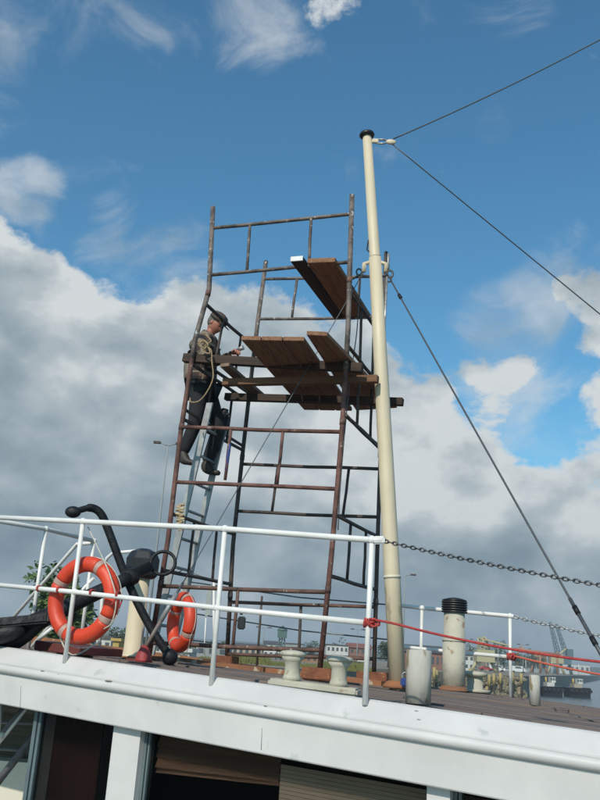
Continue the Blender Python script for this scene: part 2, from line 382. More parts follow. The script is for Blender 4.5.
# far shore: low wooded land closing the basin
hb = B()
def ridge(x0, x1, y, hgt, depth, seed, base=1.2):
    rr = random.Random(seed); n_ = 90; prev = None
    ph = [rr.uniform(0, 6.28) for _ in range(6)]
    for i in range(n_+1):
        x = x0+(x1-x0)*i/n_; tt = i/n_*20
        h = hgt*(.75+.13*math.sin(tt*.6+ph[0])+.08*math.sin(tt*1.7+ph[1])+.05*math.sin(tt*4.1+ph[2])+rr.uniform(-.03, .03))
        cur = [hb.b.verts.new(p) for p in ((x, y, -1), (x, y+2, base+h*.5), (x, y+depth*.4, base+h), (x, y+depth, base+h*.7), (x, y+depth, -1))]
        if prev:
            for a, c_ in zip(range(4), range(1, 5)): hb.b.faces.new((prev[a], prev[c_], cur[c_], cur[a]))
        prev = cur
ridge(-2600, 3500, 1500, 16, 260, 3); ridge(-3500, 4500, 2300, 36, 500, 5)
hb.build('wooded_far_shore', M_LEAFD, kind='structure')

# ------------------------------------------------------------------ the ship: deck, white side, windows
ship = thing('ship', 'white ship deckhouse in the foreground with planked roof deck, half-round moulding and dark windows', 'ship', sh(0, 2, 3))
def zt(u): return 5 - .215 + .0455*u            # top edge of the white coaming
UA, UB = 3.35, -4.5; NS = 26
us = [UB+(UA-UB)*i/NS for i in range(NS+1)]
def sweep(name, prof, m, smooth=False, ua=UA, ub=UB, parent=ship):
    """prof: list of (n, dz) points swept along the ship; closed profile"""
    bb = B(); rows = []
    for i in range(NS+1):
        u = ub+(ua-ub)*i/NS; k = 1+.0*u
        rows.append([bb.b.verts.new(V((A0.x, A0.y, 0))+U_*u+N_*n+V((0, 0, zt(u)+dz))) for n, dz in prof])
    m_ = len(prof)
    for a, c_ in zip(rows, rows[1:]):
        for k in range(m_):
            f = bb.b.faces.new((a[k], a[(k+1) % m_], c_[(k+1) % m_], c_[k])); f.smooth = smooth
    bb.b.faces.new(rows[0]); bb.b.faces.new(rows[-1][::-1])
    return bb.build(name, m, parent)
# sloping coaming, fascia, moulding
sweep('coaming', [(.04, .012), (0, .012), (-.015, .004), (-.105, -.085), (-.105, -.165), (.04, -.165)], M_WHITE)
mo = [(-.105+.0, -.118)] ; mo = [(-.107-.030*math.sin(a), -.124+.030*math.cos(a)) for a in [math.pi*i/10 for i in range(11)]]
sweep('moulding', mo, M_WHITE, True)
sweep('fascia', [(.03, -.1655), (-.104, -.1655), (-.108, -.345), (-.103, -.352), (.03, -.352)], M_WHITE)
# deck planks, laid along the ship
ndk = 34; nw = 4.95
for i in range(ndk):
    n0 = .045+nw*i/ndk; n1 = .045+nw*(i+1)/ndk-.007
    cuts = [UB]+sorted(rnd.uniform(-2.5, 6) for _ in range(2))+[7.6]
    for a, c_ in zip(cuts, cuts[1:]):
        if c_-a < .3: continue
        q = [sh(a+.003, n0), sh(a+.003, n1), sh(c_-.003, n1), sh(c_-.003, n0)]
        d_ = rnd.uniform(-.0015, .0015)
        board('deck_plank', [p+V((0, 0, -.03+d_)) for p in q], .03, M_DECK, ship)
bb = B(); bb.hexa([sh(UB, .05, dz=-.12), sh(UB, 5.1, dz=-.12), sh(7.6, 5.1, dz=-.12), sh(7.6, .05, dz=-.12)], [sh(UB, .02, dz=-.04), sh(UB, 5.1, dz=-.04), sh(7.6, 5.1, dz=-.04), sh(7.6, .02, dz=-.04)])
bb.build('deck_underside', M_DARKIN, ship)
bb = B(); bb.hexa([sh(UB, 5.0, dz=-.05), sh(UB, 5.12, dz=-.05), sh(7.6, 5.12, dz=-.05), sh(7.6, 5.0, dz=-.05)], [sh(UB, 5.0, dz=.015), sh(UB, 5.12, dz=.015), sh(7.6, 5.12, dz=.075), sh(7.6, 5.0, dz=.075)])
bb.build('rusty_waterway', M_RUSTE, ship)
bb = B(); bb.hexa([sh(1.0, 2.72, dz=.001), sh(1.0, 2.80, dz=.001), sh(6.5, 2.80, dz=.001), sh(6.5, 2.72, dz=.001)], [sh(1.0, 2.72, dz=.042), sh(1.0, 2.80, dz=.042), sh(6.5, 2.80, dz=.042), sh(6.5, 2.72, dz=.042)])
bb.build('rusty_ledge', M_RUSTE, ship)
for cx_, cy_, w_ in ((42, 671, .018), (58, 674.5, .014), (108, 681, .03), (416, 711, .012), (20, 669, .01), (265, 706, .012)):
    p_ = un(cx_, cy_, -.128); B().ball(p_+N_*.004, w_, 2, (1, .35, .22), Euler((0, 0, -TH)).to_matrix()).build('paint_chip', mat('chipped_paint', (.16, .14, .11), (.28, .26, .22), 30, .9), ship)
for cx_, cy0, cy1 in ((21, 686, 708), (262, 728, 750)):
    B().tube([un(cx_, cy0, -.106), un(cx_-.8, cy1, -.108)], .0022, 5).build('seam', mat('seam_grey', (.30, .30, .29)), ship)
# wall under the fascia
def uz(px, py, n=0.0): p = un(px, py, n); return (p-A0).dot(U_), p.z
WN = .0
def wallpiece(name, u0, u1, z0, z1, n0, n1, m, parent=ship, bev=0):
    bb = B(); P = lambda u, n, z: V((A0.x, A0.y, 0))+U_*u+N_*n+V((0, 0, z))
    bb.hexa([P(u0, n0, z0), P(u1, n0, z0), P(u1, n1, z0), P(u0, n1, z0)], [P(u0, n0, z1[0]), P(u1, n0, z1[1]), P(u1, n1, z1[1]), P(u0, n1, z1[0])])
    return bb.build(name, m, parent, bevel=bev)
def top(u, d=-.345): return zt(u)+d
uE = uz(33, 725)[0]; u1a = uz(117, 740)[0]; u1b = uz(144, 745)[0]; u2 = uz(430, 792)[0]; u2b = uz(453, 795)[0]; u3b = -2.4
ZB, ZS = 2.45, 3.35
print('ends', uE, u1a, u1b, u2, u2b)
def post(u0, u1): wallpiece('wall_post', u1, u0, ZB, (top(u1), top(u0)), -.045, .05, M_WHITE)
post(u1a, u1b); post(u2, u2b); post(-2.1, -2.3); 
wallpiece('wall', uE, UB, ZB, (ZS, ZS), -.03, .06, M_WHITE)
wallpiece('wall', -2.3, UB, ZS+.001, (top(-2.3), top(UB)), -.03, .06, M_WHITE)
wallpiece('end_wall', uE, uE-.05, ZB, (top(uE), top(uE-.05)), .061, 4.9, M_WHITE)
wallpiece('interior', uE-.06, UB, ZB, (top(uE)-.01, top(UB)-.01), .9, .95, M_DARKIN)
def window(ua, ub, m_, fw=.035):
    w = wallpiece('window', ua, ub, ZS+.002, (ZS+.05, ZS+.05), .0, .05, m_)
    wallpiece('frame', ua, ua-fw, ZS+.051, (top(ua)-.001, top(ua-fw)-.001), .0, .05, m_, w)
    wallpiece('frame', ua-fw*1.25, ua-fw*2.0, ZS+.051, (top(ua)-.001, top(ua-fw)-.001), .008, .058, m_, w)
    wallpiece('frame', ub+fw, ub, ZS+.051, (top(ub+fw)-.001, top(ub)-.001), .0, .05, m_, w)
    
    wallpiece('pane', ua-fw*1.05, ub+fw*1.05, ZS+.04, (top(ua)-.03, top(ub)-.03), .025, .031, M_GLASS, w)
    return w
# glass that can be seen through a little
g = M_GLASS.node_tree.nodes['Principled BSDF']; g.inputs['Transmission Weight'].default_value = 1.0; g.inputs['IOR'].default_value = 1.12; g.inputs['Roughness'].default_value = 0.0
for nn_ in M_GLASS.node_tree.nodes:
    if nn_.type == 'VALTORGB':
        for el in nn_.color_ramp.elements: el.color = (.5, .48, .46, 1)
window(uE, u1a+.002, M_FRAME, .03); window(u1b-.002, u2+.002, M_FRAME, .018); window(u2b-.002, -2.098, M_FRAME, .02)
# curtains and slatted blind inside
um = uz(281, 765, .1)[0]
wallpiece('curtain', uE-.02, u1a+.26, ZS, (top(uE)-.02, top(u1a)-.02), .16, .17, mat('dark_red_curtain', (.06, .022, .018), (.035, .014, .012), 3, .9, stretch=(9, 9, .3)))
bl = B(); P = lambda u, n, z: V((A0.x, A0.y, 0))+U_*u+N_*n+V((0, 0, z))
ua_, ub_ = u1b-.035, um+.004
for k in range(7):
    za, zb_1 = top(ua_)-.045-.030*k, top(ub_)-.03-.022*k; h0, h1 = .034, .026; n0 = .10-.012*(k % 2)
    bl.hexa([P(ua_, n0, za-h0), P(ub_, n0, zb_1-h1), P(ub_, n0+.01, zb_1-h1), P(ua_, n0+.01, za-h0)], [P(ua_, n0+.012, za), P(ub_, n0+.012, zb_1), P(ub_, n0+.02, zb_1), P(ua_, n0+.02, za)])
tag(bl.build('folded_blind', M_BLIND, ship), kind='stuff')
bl = B()
for k in range(22):
    z0 = top(um)-.09-.022*k
    P = lambda u, n, z: V((A0.x, A0.y, 0))+U_*u+N_*n+V((0, 0, z))
    bl.hexa([P(um-.005, .09, z0+.0455*0), P(u2+.03, .09, z0-.0455*.6), P(u2+.03, .1, z0-.0455*.6-.002), P(um-.005, .1, z0-.002)],
            [P(um-.005, .094, z0+.0195), P(u2+.03, .094, z0+.0195-.0455*.6), P(u2+.03, .104, z0+.0175-.0455*.6), P(um-.005, .104, z0+.0175)])
o = bl.build('blind_slats', M_SLAT, ship); tag(o, kind='stuff')
bl = B()
for k in range(26):
    z0 = top(u2b)-.07-.03*k
    bl.hexa([P(u2b-.03, .09, z0), P(-2.05, .09, z0-.0455*1.5), P(-2.05, .1, z0-.07), P(u2b-.03, .1, z0-.002)], [P(u2b-.03, .094, z0+.022), P(-2.05, .094, z0+.022-.068), P(-2.05, .104, z0-.05), P(u2b-.03, .104, z0+.02)])
tag(bl.build('blind_slats', mat('dark_slat', (.18, .12, .09), None, 4, .7), ship), kind='stuff')
# lower deck and hull
bb = B(); bb.hexa([sh(UB, -1.2, 2.3), sh(UB, 6.0, 2.3), sh(13, 6.0, 2.3), sh(13, -1.2, 2.3)], [sh(UB, -1.2, 2.45), sh(UB, 6.0, 2.45), sh(13, 6.0, 2.45), sh(13, -1.2, 2.45)])
bb.build('lower_deck', mat('lower_deck_paint', (.40, .37, .31), (.32, .29, .24), 2, .7), ship)
bb = B(); bb.hexa([sh(UB, -1.0, -1), sh(UB, 5.8, -1), sh(13, 5.8, -1), sh(13, -1.0, -1)], [sh(UB, -1.2, 2.29), sh(UB, 6.0, 2.29), sh(13, 6.0, 2.29), sh(13, -1.2, 2.29)])
bb.build('hull', M_WHITE, ship)
# pieces seen under the overhang at the left end: boat cover, davit struts, shelf
dv = thing('davit_frame', 'grey struts and white tube under the deck overhang, left of the first window', 'davit', un(12, 760, .6))
B().tube([un(-8, 752, .35), un(27, 708, .35)], .012).build('white_tube', M_RAIL, dv)
B().tube([un(1, 700, .3), un(-2, 735, .3)], .016).build('white_tube', M_RAIL, dv)
B().ball(un(1, 735, .33), .03).build('pulley', M_RAIL, dv)
B().tube([un(-6, 745, .6), un(30, 702, .6)], .035, 4).build('strut', mat('strut_grey', (.14, .14, .15), (.09, .09, .1), 8, .6), dv)
B().tube([un(-6, 787, .6), un(40, 728, .6)], .034, 4).build('strut', mat('strut_grey', (.14, .14, .15), None), dv)
B().tube([un(-20, 748, .7), un(60, 752, .7)], .012).build('crossbar', mat('strut_grey', (.14, .14, .15), None), dv)
B().tube([un(-20, 722, .9), un(60, 724, .9)], .012).build('crossbar', mat('strut_grey', (.14, .14, .15), None), dv)
def slab(name, pxs, n0, n1, m, **k):
    bb = B(); bb.hexa([un(x, y, n0) for x, y in pxs], [un(x, y, n0)+N_*(n1-n0) for x, y in pxs]); o = bb.build(name, m); tag(o, k['label'], k['cat']); return o
slab('locker', [(-60, 700), (70, 705), (68, 764), (-60, 752)], 1.6, 2.3, mat('olive_wood', (.13, .11, .075), (.05, .045, .032), 3, .9, bump=.4, stretch=(.4, .4, 7)), label='shaded olive brown slatted locker under the deck overhang at lower left', cat='locker')
slab('boat_cover', [(-60, 756), (70, 766), (66, 870), (-60, 870)], 1.35, 2.2, mat('cream_canvas', (.70, .66, .55), (.62, .58, .48), 2, .8, bump=.2), label='cream coloured boat cover below the locker in the lower left corner', cat='boat cover')

# ------------------------------------------------------------------ scaffold
scaf = thing('scaffold', 'rusty tube scaffold tower standing on the ship deck around the cream mast', 'scaffold', FR+Sd*.65-Wd*.8)
SDP = 1.3
def leg(pts, s, m, r=.024):
    P = [fp(x, y, s) for x, y in pts]; bb = B(); bb.tube(P, r, 10)
    # sleeve joints where frames are stacked
    o = bb.build('leg', m, scaf); return P
def onleg(P, z):
    for a, c_ in zip(P, P[1:]):
        if min(a.z, c_.z) <= z <= max(a.z, c_.z): return a.lerp(c_, (z-a.z)/(c_.z-a.z))
    return P[0] if abs(P[0].z-z) < abs(P[-1].z-z) else P[-1]
FLp = leg([(149, 656), (168, 540), (181, 430), (195, 340), (209, 290), (213, 207)], 0, M_RUSTR)
FRp = leg([(320, 668), (331, 560), (338, 480), (342, 430), (348, 330), (352, 195)], 0, M_RUSTR)
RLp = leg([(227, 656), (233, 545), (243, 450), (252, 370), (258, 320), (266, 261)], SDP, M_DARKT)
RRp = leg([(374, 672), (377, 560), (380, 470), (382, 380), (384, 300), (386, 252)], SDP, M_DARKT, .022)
# grey upper lengths
for P, zs in ((FLp, 7.75), (FRp, 7.55)):
    a = onleg(P, zs); B().tube([a]+[p for p in P if p.z > zs+.05], .0255, 10).build('upper_leg', M_GREYT, scaf)
a = onleg(RLp, 8.1); B().tube([a]+[p for p in RLp if p.z > 8.15], .0255, 10).build('upper_leg', M_GREYT, scaf)
for P in (FLp, FRp, RLp, RRp):
    for z in (5.55, 7.05, 8.45):
        p = onleg(P, z); d = (onleg(P, z+.2)-onleg(P, z-.2)).normalized()
        B().tube([p-d*.03, p+d*.03], .0275, 10).build('sleeve', M_DARKT if P in (RLp, RRp) else M_RUST, scaf)
def bar(a, c_, m, r=.019, name='crossbar'):
    a, c_ = V(a), V(c_); j_ = lambda: V((rnd.uniform(-1, 1), rnd.uniform(-1, 1), rnd.uniform(-1.4, .6)))*.004*min(1, (c_-a).length)
    B().tube([a, a.lerp(c_, .25)+j_(), a.lerp(c_, .5)+j_()*1.6, a.lerp(c_, .75)+j_(), c_], r, 8).build(name, m, scaf)
def F(x, y): return fp(x, y, 0)
def K(x, y): return fp(x, y, SDP)
for (l, r_), m in (((( 213, 228), (351, 214)), M_GREYT), (((210, 275), (350, 262)), M_GREYT), (((183, 427), (338, 432)), M_RUSTR), (((174, 482), (334, 489)), M_RUSTR), (((162, 586), (324, 592)), M_RUST), (((152, 643), (319, 650)), M_RUST)):
    bar(onleg(FLp, F(*l).z), onleg(FRp, F(*r_).z), m)
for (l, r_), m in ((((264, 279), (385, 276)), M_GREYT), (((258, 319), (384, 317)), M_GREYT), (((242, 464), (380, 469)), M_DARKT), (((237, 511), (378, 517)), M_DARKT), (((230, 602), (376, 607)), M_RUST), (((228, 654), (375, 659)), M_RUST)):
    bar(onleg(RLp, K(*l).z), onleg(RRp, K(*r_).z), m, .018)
for a, c_, m in (((250, 225), (247, 270), M_GREYT), ((311, 219), (309, 265), M_GREYT), ((231, 430), (225, 480), M_RUSTR), ((283, 431), (277, 485), M_RUSTR), ((238, 590), (233, 645), M_RUST)):
    bar(F(*a), F(*c_), m, .015, 'upright')
bar(F(229.7, 444), F(226.3, 470), M_BLUE, .0158, 'blue_band')
for a, c_, m in (((297, 279), (292, 317), M_GREYT), ((360, 277), (357, 317), M_GREYT), ((278, 465), (272, 511), M_DARKT), ((349, 468), (343, 515), M_DARKT), ((301, 605), (299, 656), M_DARKT)):
    bar(K(*a), K(*c_), m, .015, 'upright')
# side frames: rails between front and rear legs at equal heights
for za, zb in ((8.34, 7.79), (7.70, 7.13), (6.20, 5.67)):
    for Pf, Pr in ((FLp, RLp), (FRp, RRp)):
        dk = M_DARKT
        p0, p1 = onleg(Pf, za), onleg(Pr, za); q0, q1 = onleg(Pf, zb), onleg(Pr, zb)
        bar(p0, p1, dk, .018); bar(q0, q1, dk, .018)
        for tt in (.34, .70): bar(p0.lerp(p1, tt), q0.lerp(q1, tt), dk, .014, 'upright')
bar(F(184, 409), K(243, 446), M_DARKT, .016, 'brace'); bar(F(346, 415), K(380, 449), M_DARKT, .016, 'brace')
# blocks under the legs
def block(p, px_label, sz=(.27, .22, .13), m=M_BLOCK, name='footing_block'):
    bb = B(); zt_ = deckz(p); rot = Euler((0, 0, -SA)).to_matrix()
    bb.box((p.x, p.y, zt_+sz[2]/2+.002), sz, rot); bb.build(name, m, bevel=.008, label=px_label, cat='block')
def footing(P, label, h=None, sz=(.26, .2)):
    p = P[0]; dz_ = p.z-deckz(p); print('foot gap', label[:20], round(dz_, 3))
    h = max(.03, dz_-.001); block(p, label, (sz[0], sz[1], h))
footing(FRp, 'rust red block under the front right scaffold leg, between the two bollard heads')
footing(RRp, 'rust red block under the rear right scaffold leg, left of the mast foot', sz=(.30, .2))
footing(FLp, 'thin rusty plate under the front left scaffold leg by the ladder foot', sz=(.2, .2))
footing(RLp, 'thin rusty plate under the rear left scaffold leg', sz=(.2, .2))

# ledger timbers on the tower
def timber(a, c_, s0, h, d, m, label, over=None):
    P0, P1 = fp(*a, s0), fp(*c_, s0)
    z = Sd*d; q = [P0-V((0, 0, h/2)), P0-V((0, 0, h/2))+z, P1-V((0, 0, h/2))+z, P1-V((0, 0, h/2))]
    board('timber_beam', [q[0], q[3], q[2], q[1]], h, m, label=label, cat='beam', group='timber beams under the platform')
zb_ = FR.z+2.74
def s_at(px, py, z):
    p = hz(px, py, z); return (p-FR).dot(Sd)
ZP = FR.z+2.80
s1, s2, s3 = .03, s_at(300, 379, ZP-.09), s_at(300, 397, ZP-.09)
print('beam depths', s1, s2, s3)
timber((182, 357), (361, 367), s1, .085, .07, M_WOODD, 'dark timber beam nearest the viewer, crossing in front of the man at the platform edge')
timber((222, 381.5), (377, 378), s2, .07, .07, M_WOODO, 'orange brown timber beam in the middle under the platform planks')
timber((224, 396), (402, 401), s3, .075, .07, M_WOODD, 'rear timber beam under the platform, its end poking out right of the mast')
def plk(quad, z, th, m, label, group, name='scaffold_plank'):
    q = [hz(x, y, z) for x, y in quad]
    board(name, q, th, m, label=label, cat='plank', group=group)
g = 'planks of the main working platform'
def lerp2(a, c_, t_): return (a[0]+(c_[0]-a[0])*t_, a[1]+(c_[1]-a[1])*t_)
fl, fr_, bl_, br_ = (241, 340), (304, 341), (304, 410), (352, 411)
# three boards side by side
for k, (ta, tb, lb) in enumerate(((0, .31, 'left board of the main platform, just right of the man'), (.325, .65, 'middle board of the main platform'), (.665, 1, 'board of the main platform left of the bright gap'))):
    fa, fb, ba, bb_ = lerp2(fl, fr_, ta), lerp2(fl, fr_, tb), lerp2(bl_, br_, ta), lerp2(bl_, br_, tb)
    plk((fa, fb, bb_, ba), ZP+.012*(k % 2)*0, .04, M_WOOD, 'weathered brown plank, '+lb, g)
plk(((220, 367), (229, 366), (267, 399), (256, 400)), ZP, .035, mat('light_plank', (.26, .17, .11), (.18, .115, .075), 5, .85, bump=.3, stretch=(.35, 6, 6)), 'narrow light brown board left of the main platform planks, beside the man', g)
plk(((306.5, 335), (327, 336), (397, 408), (356, 410.5)), ZP, .04, M_WOOD, 'weathered brown plank of the platform right of the bright gap, ending beyond the mast', g)
g = 'planks near the top of the scaffold'
ZU = FR.z+3.78
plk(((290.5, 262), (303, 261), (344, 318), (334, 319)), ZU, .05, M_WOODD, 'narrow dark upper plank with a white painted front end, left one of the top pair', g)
pp = [hz(290.5, 262, ZU), hz(303, 261, ZU)]
dd = (hz(344, 318, ZU)-pp[1]).normalized()
board('white_plank_end', [pp[0]-dd*.012, pp[1]-dd*.012, pp[1]-dd*.001, pp[0]-dd*.001], .052, M_RAIL, label='white painted end cap on the upper left plank', cat='end cap')
plk(((307, 263), (335, 262), (371, 319), (346, 320)), ZU, .05, M_WOOD, 'wide brown upper plank, right one of the top pair beside the mast', g)
B().tube([hz(306, 266, ZU+.02), hz(344, 317, ZU+.02)], .012).build('steel_tube', M_ALU, label='thin pale metal tube lying between the two upper planks', cat='tube')

# ------------------------------------------------------------------ ladder
lad = thing('ladder', 'aluminium ladder leaning inside the left side of the scaffold under the man', 'ladder', fp(165, 640, .5))
def sline(P, s): return [fp(x, y, s) for x, y in P]
LN = sline([(151, 655), (166, 560), (184, 490), (210, 403)], .32); 
LF = [p+Sd*.40+V((0, 0, 0)) for p in LN]
def wide_rail(P, name='rail'):
    bb = B(); hw = Wd*.034; dd_ = Sd*.012
    for a, c_ in zip(P, P[1:]):
        bb.hexa([a-hw-dd_, a+hw-dd_, a+hw+dd_, a-hw+dd_], [c_-hw-dd_, c_+hw-dd_, c_+hw+dd_, c_-hw+dd_])
    bb.build(name, M_ALU, lad)
for P in (LN, LF):
    st = [P[0], P[-1]]
    wide_rail(st)
a0, a1 = LN[0], LN[-1]; b0, b1 = LF[0], LF[-1]
L_ = (a1-a0).length; nr = int(L_/.28)
for k in range(1, nr+1):
    tt = k*.28/L_
    if tt < .99: B().tube([a0.lerp(a1, tt), b0.lerp(b1, tt)], .015, 8).build('rung', M_ALU, lad)

# ------------------------------------------------------------------ mast
md = ondeck(398, 688); mY = 7.75
mb = atY(398, 688, mY); mb.z = deckz(mb)
def mst(px, py): return plane(px, py, mb, (0, 1, 0))
mast = thing('mast', 'tall cream painted ship mast with black cap, rising behind the scaffold', 'mast', mb)
m1 = mst(375, 258); m0 = mst(398, 684); m2 = mst(367, 136)
sc_ = lambda px_w, p: px_w/2/FPX*((p-EYE).dot(Fw))
B().tube([mb+V((0, 0, -.01)), m0.lerp(m1, .25), m0.lerp(m1, .5), m0.lerp(m1, .75), m1], [sc_(17, m0), sc_(16.2, m0.lerp(m1, .25)), sc_(15.2, m0.lerp(m1, .5)), sc_(13.8, m0.lerp(m1, .75)), sc_(12.5, m1)], 28).build('lower_pole', M_MAST, mast)
dmast = (m2-m1).normalized()
B().tube([m1, m1+dmast*.02, m2], [sc_(12.5, m1), sc_(11, m1), sc_(9, m2)], 28).build('upper_pole', M_MAST, mast)
p = m0.lerp(m1, .225); dl = (m1-m0).normalized(); B().tube([p-dl*.012, p+dl*.012], sc_(17.5, p), 28).build('band', mat('light_band', (.7, .64, .5), None, 5, .5), mast)
B().lathe(m2-dmast*.01, [(sc_(12, m2), 0), (sc_(15, m2), .01), (sc_(15.5, m2), .02), (sc_(14, m2), .04), (.01, .055)], 24, dmast).build('cap', M_BLACKP, mast)
# foot flange with rust
B().lathe(mb+V((0, 0, .001)), [(.13, 0), (.135, .02), (.10, .05), (.085, .06)], 24).build('foot_collar', M_RUSTE, mast)
tk = mst(373, 141)
# top bracket and shackle to the right
bk = B(); bk.box(mst(375, 141), (.07, .03, .05)); bk.build('bracket', M_MAST, mast, bevel=.006)
bk = B(); bk.tube([mst(377, 139.5), mst(384, 139.5), mst(390, 141.5), mst(384, 143.5), mst(377, 143.5)], .010, 8); bk.build('shackle', M_CHAINL, mast)
B().ball(mst(391, 142), .04, 2, (1.4, .5, .8)).build('block_pulley', M_MAST, mast)
# yoke at the joint
bk = B()
for sx, pts in ((-1, [(371, 262), (364, 264), (364, 272)]), (1, [(379, 262), (386, 264), (386, 272)])):
    bk.tube([mst(*q) for q in pts], .022, 8)
    bk.box(mst(pts[2][0], 268), (.035, .03, .09))
bk.build('yoke', M_MAST, mast, bevel=.004)
B().tube([mst(388.5, 254), mst(388, 270)], .014, 8).build('yoke_pin', M_CHAINL, mast)
B().tube([mst(352, 279), mst(360, 275), mst(369, 276.5)], .013, 8).build('spreader', M_WIRE, mast); B().tube([mst(380, 276), mst(388, 275)], .02, 8).build('spreader', M_WIRE, mast)
for q_, r_ in (((390, 274), .03), ((359, 272), .026), ((389, 279), .024)):
    c0_ = mst(*q_); B().tube([c0_+V((math.cos(t_)*r_, 0, math.sin(t_)*r_*1.3)) for t_ in [2*math.pi*k/12 for k in range(12)]], r_*.36, 6, False, True).build('shackle', M_WIRE, mast)
bk = B(); bk.tube([mst(369.5, 252), mst(367, 250), mst(368.5, 240)], .007, 8, False); bk.build('step_loop', M_BLACK, mast)
B().tube([mst(387, 276), mst(384.6, 325), mst(383, 380)], .012, 8).build('halyard_tube', M_CHAINL, mast)

# wires and stays
def wire(pts, r, m, label, name='wire', cat='wire', sag=0, n=14):
    a, c_ = V(pts[0]), V(pts[-1]); P = []
    for i in range(n+1):
        tt = i/n; p = a.lerp(c_, tt); p.z -= sag*4*tt*(1-tt); P.append(p)
    o = B().tube(P, r, 6).build(name, m, label=label, cat=cat); return P
topR = mst(393, 139); topR2 = mst(391, 143)
d = ray(600, 39); wire([topR, EYE+ray(640, 18)*9.5], .0072, M_WIRE, 'thin dark wire running up and right from the mast head', sag=.05)
wire([topR2, EYE+ray(700, 396)*9.0], .0065, M_WIRE, 'thin dark wire running down and right from the mast head')
yR = mst(389, 277)
st_end = EYE+ray(628, 702)*5.0
stP = wire([yR, st_end], .0078, M_WIRE, 'thick steel stay running from the mast yoke down to the lower right', 'stay', 'stay')
sd_ = (st_end-yR)
for tt in (.075, .86, .91):
    p = yR+sd_*tt; d_ = sd_.normalized(); bb = B(); bb.tube([p-d_*.03, p+d_*.03], .017, 8); bb.build('clamp', M_BLACK, label={.075: 'small dark clamp high on the thick stay just below the mast yoke', .86: 'dark clamp low on the thick stay above the chain', .91: 'lowest dark clamp on the thick stay near the right edge'}[tt], cat='clamp')
p = yR+sd_*.84; B().tube([p, st_end], .0125, 8).build('stay_screw', M_WIRE, label='thicker bottle screw at the low end of the right hand stay', cat='stay screw')
red = ondeck(143, 662)
rd = thing('chain_plate', 'dark red painted cone shaped stay fitting on the deck left of the anchor ball', 'stay fitting', red)
B().lathe(red, [(.075, 0), (.07, .02), (.048, .08), (.03, .115), (.015, .13)], 14).build('cone', M_RED, rd)
B().box(red+V((-.07, 0, .012)), (.12, .09, .02)).build('base', M_MAROON, rd)
stTop = mst(366, 268); stBot = red+V((.01, 0, .12))
sv = stBot-stTop
pm = stTop+sv*.86
wire([stTop, pm], .0045, M_WIRE, 'thin stay crossing the scaffold from the mast yoke down to the left', 'stay', 'stay')
ts = thing('turnbuckle', 'grey turnbuckle rod joining the left stay to the red deck fitting', 'turnbuckle', pm)
B().tube([pm, stTop+sv*.93], .011, 8).build('screw', M_WIRE, ts); B().tube([stTop+sv*.885, stTop+sv*.945], .02, 10).build('body', M_ALU, ts); B().tube([stTop+sv*.945, stBot], .016, 8).build('rod', mat('dull_rod', (.25, .2, .18), (.18, .14, .12), 8, .6), ts)
P = curve_pts([mst(360, 277), mst(357, 330), fp(350, 380, .25), fp(344, 440, .2), fp(340, 490, .2), fp(338, 530, .2)], 5)
B().tube(P, .006, 6).build('halyard', M_WIRE, label='dark halyard hanging behind the front right scaffold leg', cat='rope')
# ------------------------------------------------------------------ near railing
RN = -.045
rail_ = thing('railing', 'white tube railing along the near edge of the ship deck carrying the big lifebuoy', 'railing', un(212, 680, RN))
tops = [un(-16, 514, RN), un(83, 521.5, RN), un(225, 529, RN), un(372, 540, RN)]
mids = [un(-16, 580, RN), un(75, 592, RN), un(217, 608, RN), un(368, 623, RN)]
bases = [un(65, 660, RN), un(211.5, 682, RN), un(365, 701, RN)]
tops[0] = tops[1]+U_*1.18+V((0, 0, .062)); mids[0] = mids[1]+U_*1.18+V((0, 0, .052))
B().tube(tops+[un(383, 540.5, RN)], .0182, 14).build('top_rail', M_RAIL, rail_)
B().tube(mids, .0165, 14).build('mid_rail', M_RAIL, rail_)
for b_, t_ in zip(bases, tops[1:]):
    q = V((b_.x, b_.y, b_.z-.02)); B().tube([q, t_], .0155, 14).build('post', M_RAIL, rail_)
    B().ball(t_, .0265, 2).build('ball_joint', M_RAIL, rail_)
for m_ in mids[1:]: B().ball(m_, .0235, 2).build('ball_joint', M_RAIL, rail_)
B().tube([tops[0], mids[0], mids[0]+V((0, 0, -.47))], .0175, 12).build('post', M_RAIL, rail_)
e0 = un(383, 540.5, RN); B().box(un(379.5, 540.2, RN), (.07, .03, .045), Euler((0, 0, -TH)).to_matrix()).build('end_lug', M_RAIL, rail_, bevel=.008)
def chain(a, c_, sag, n, ll, r, m, label):
    a, c_ = V(a), V(c_); bb = B(); pts = []
    for i in range(n*3+1):
        tt = i/(n*3); p = a.lerp(c_, tt); p.z -= sag*4*tt*(1-tt); pts.append(p)
    # walk the curve with links turned alternately
    acc = 0; k = 0; pos = pts[0]; i = 1
    while i < len(pts):
        dvec = pts[i]-pos
        if dvec.length < ll: i += 1; continue
        nxt = pos+dvec.normalized()*ll; mid = (pos+nxt)/2; x = dvec.normalized(); s_ = x.cross(V((0, 0, 1))).normalized(); y = s_ if k % 2 else x.cross(s_)
        L2, w2 = ll*.62, ll*.30
        ring = [mid+x*(L2*math.cos(t_))*1.0+y*(w2*math.sin(t_)) for t_ in [2*math.pi*j/10 for j in range(10)]]
        bb.tube(ring, r, 5, False, True); pos = nxt; k += 1
    return bb.build('chain', m, label=label, cat='chain', kind=None)
chain(un(384, 541, RN), un(640, 592, RN), .012, 60, .028, .0046, M_CHAIN, 'dark steel chain running right from the end of the near top rail')
def rope(ctrl, r, m, label, n=8, name='rope', twist=True):
    P = curve_pts(ctrl, n); return B().tube(P, r, 7).build(name, m, label=label, cat='rope')
a = un(371, 619, RN-.01); c_ = un(650, 669, RN)
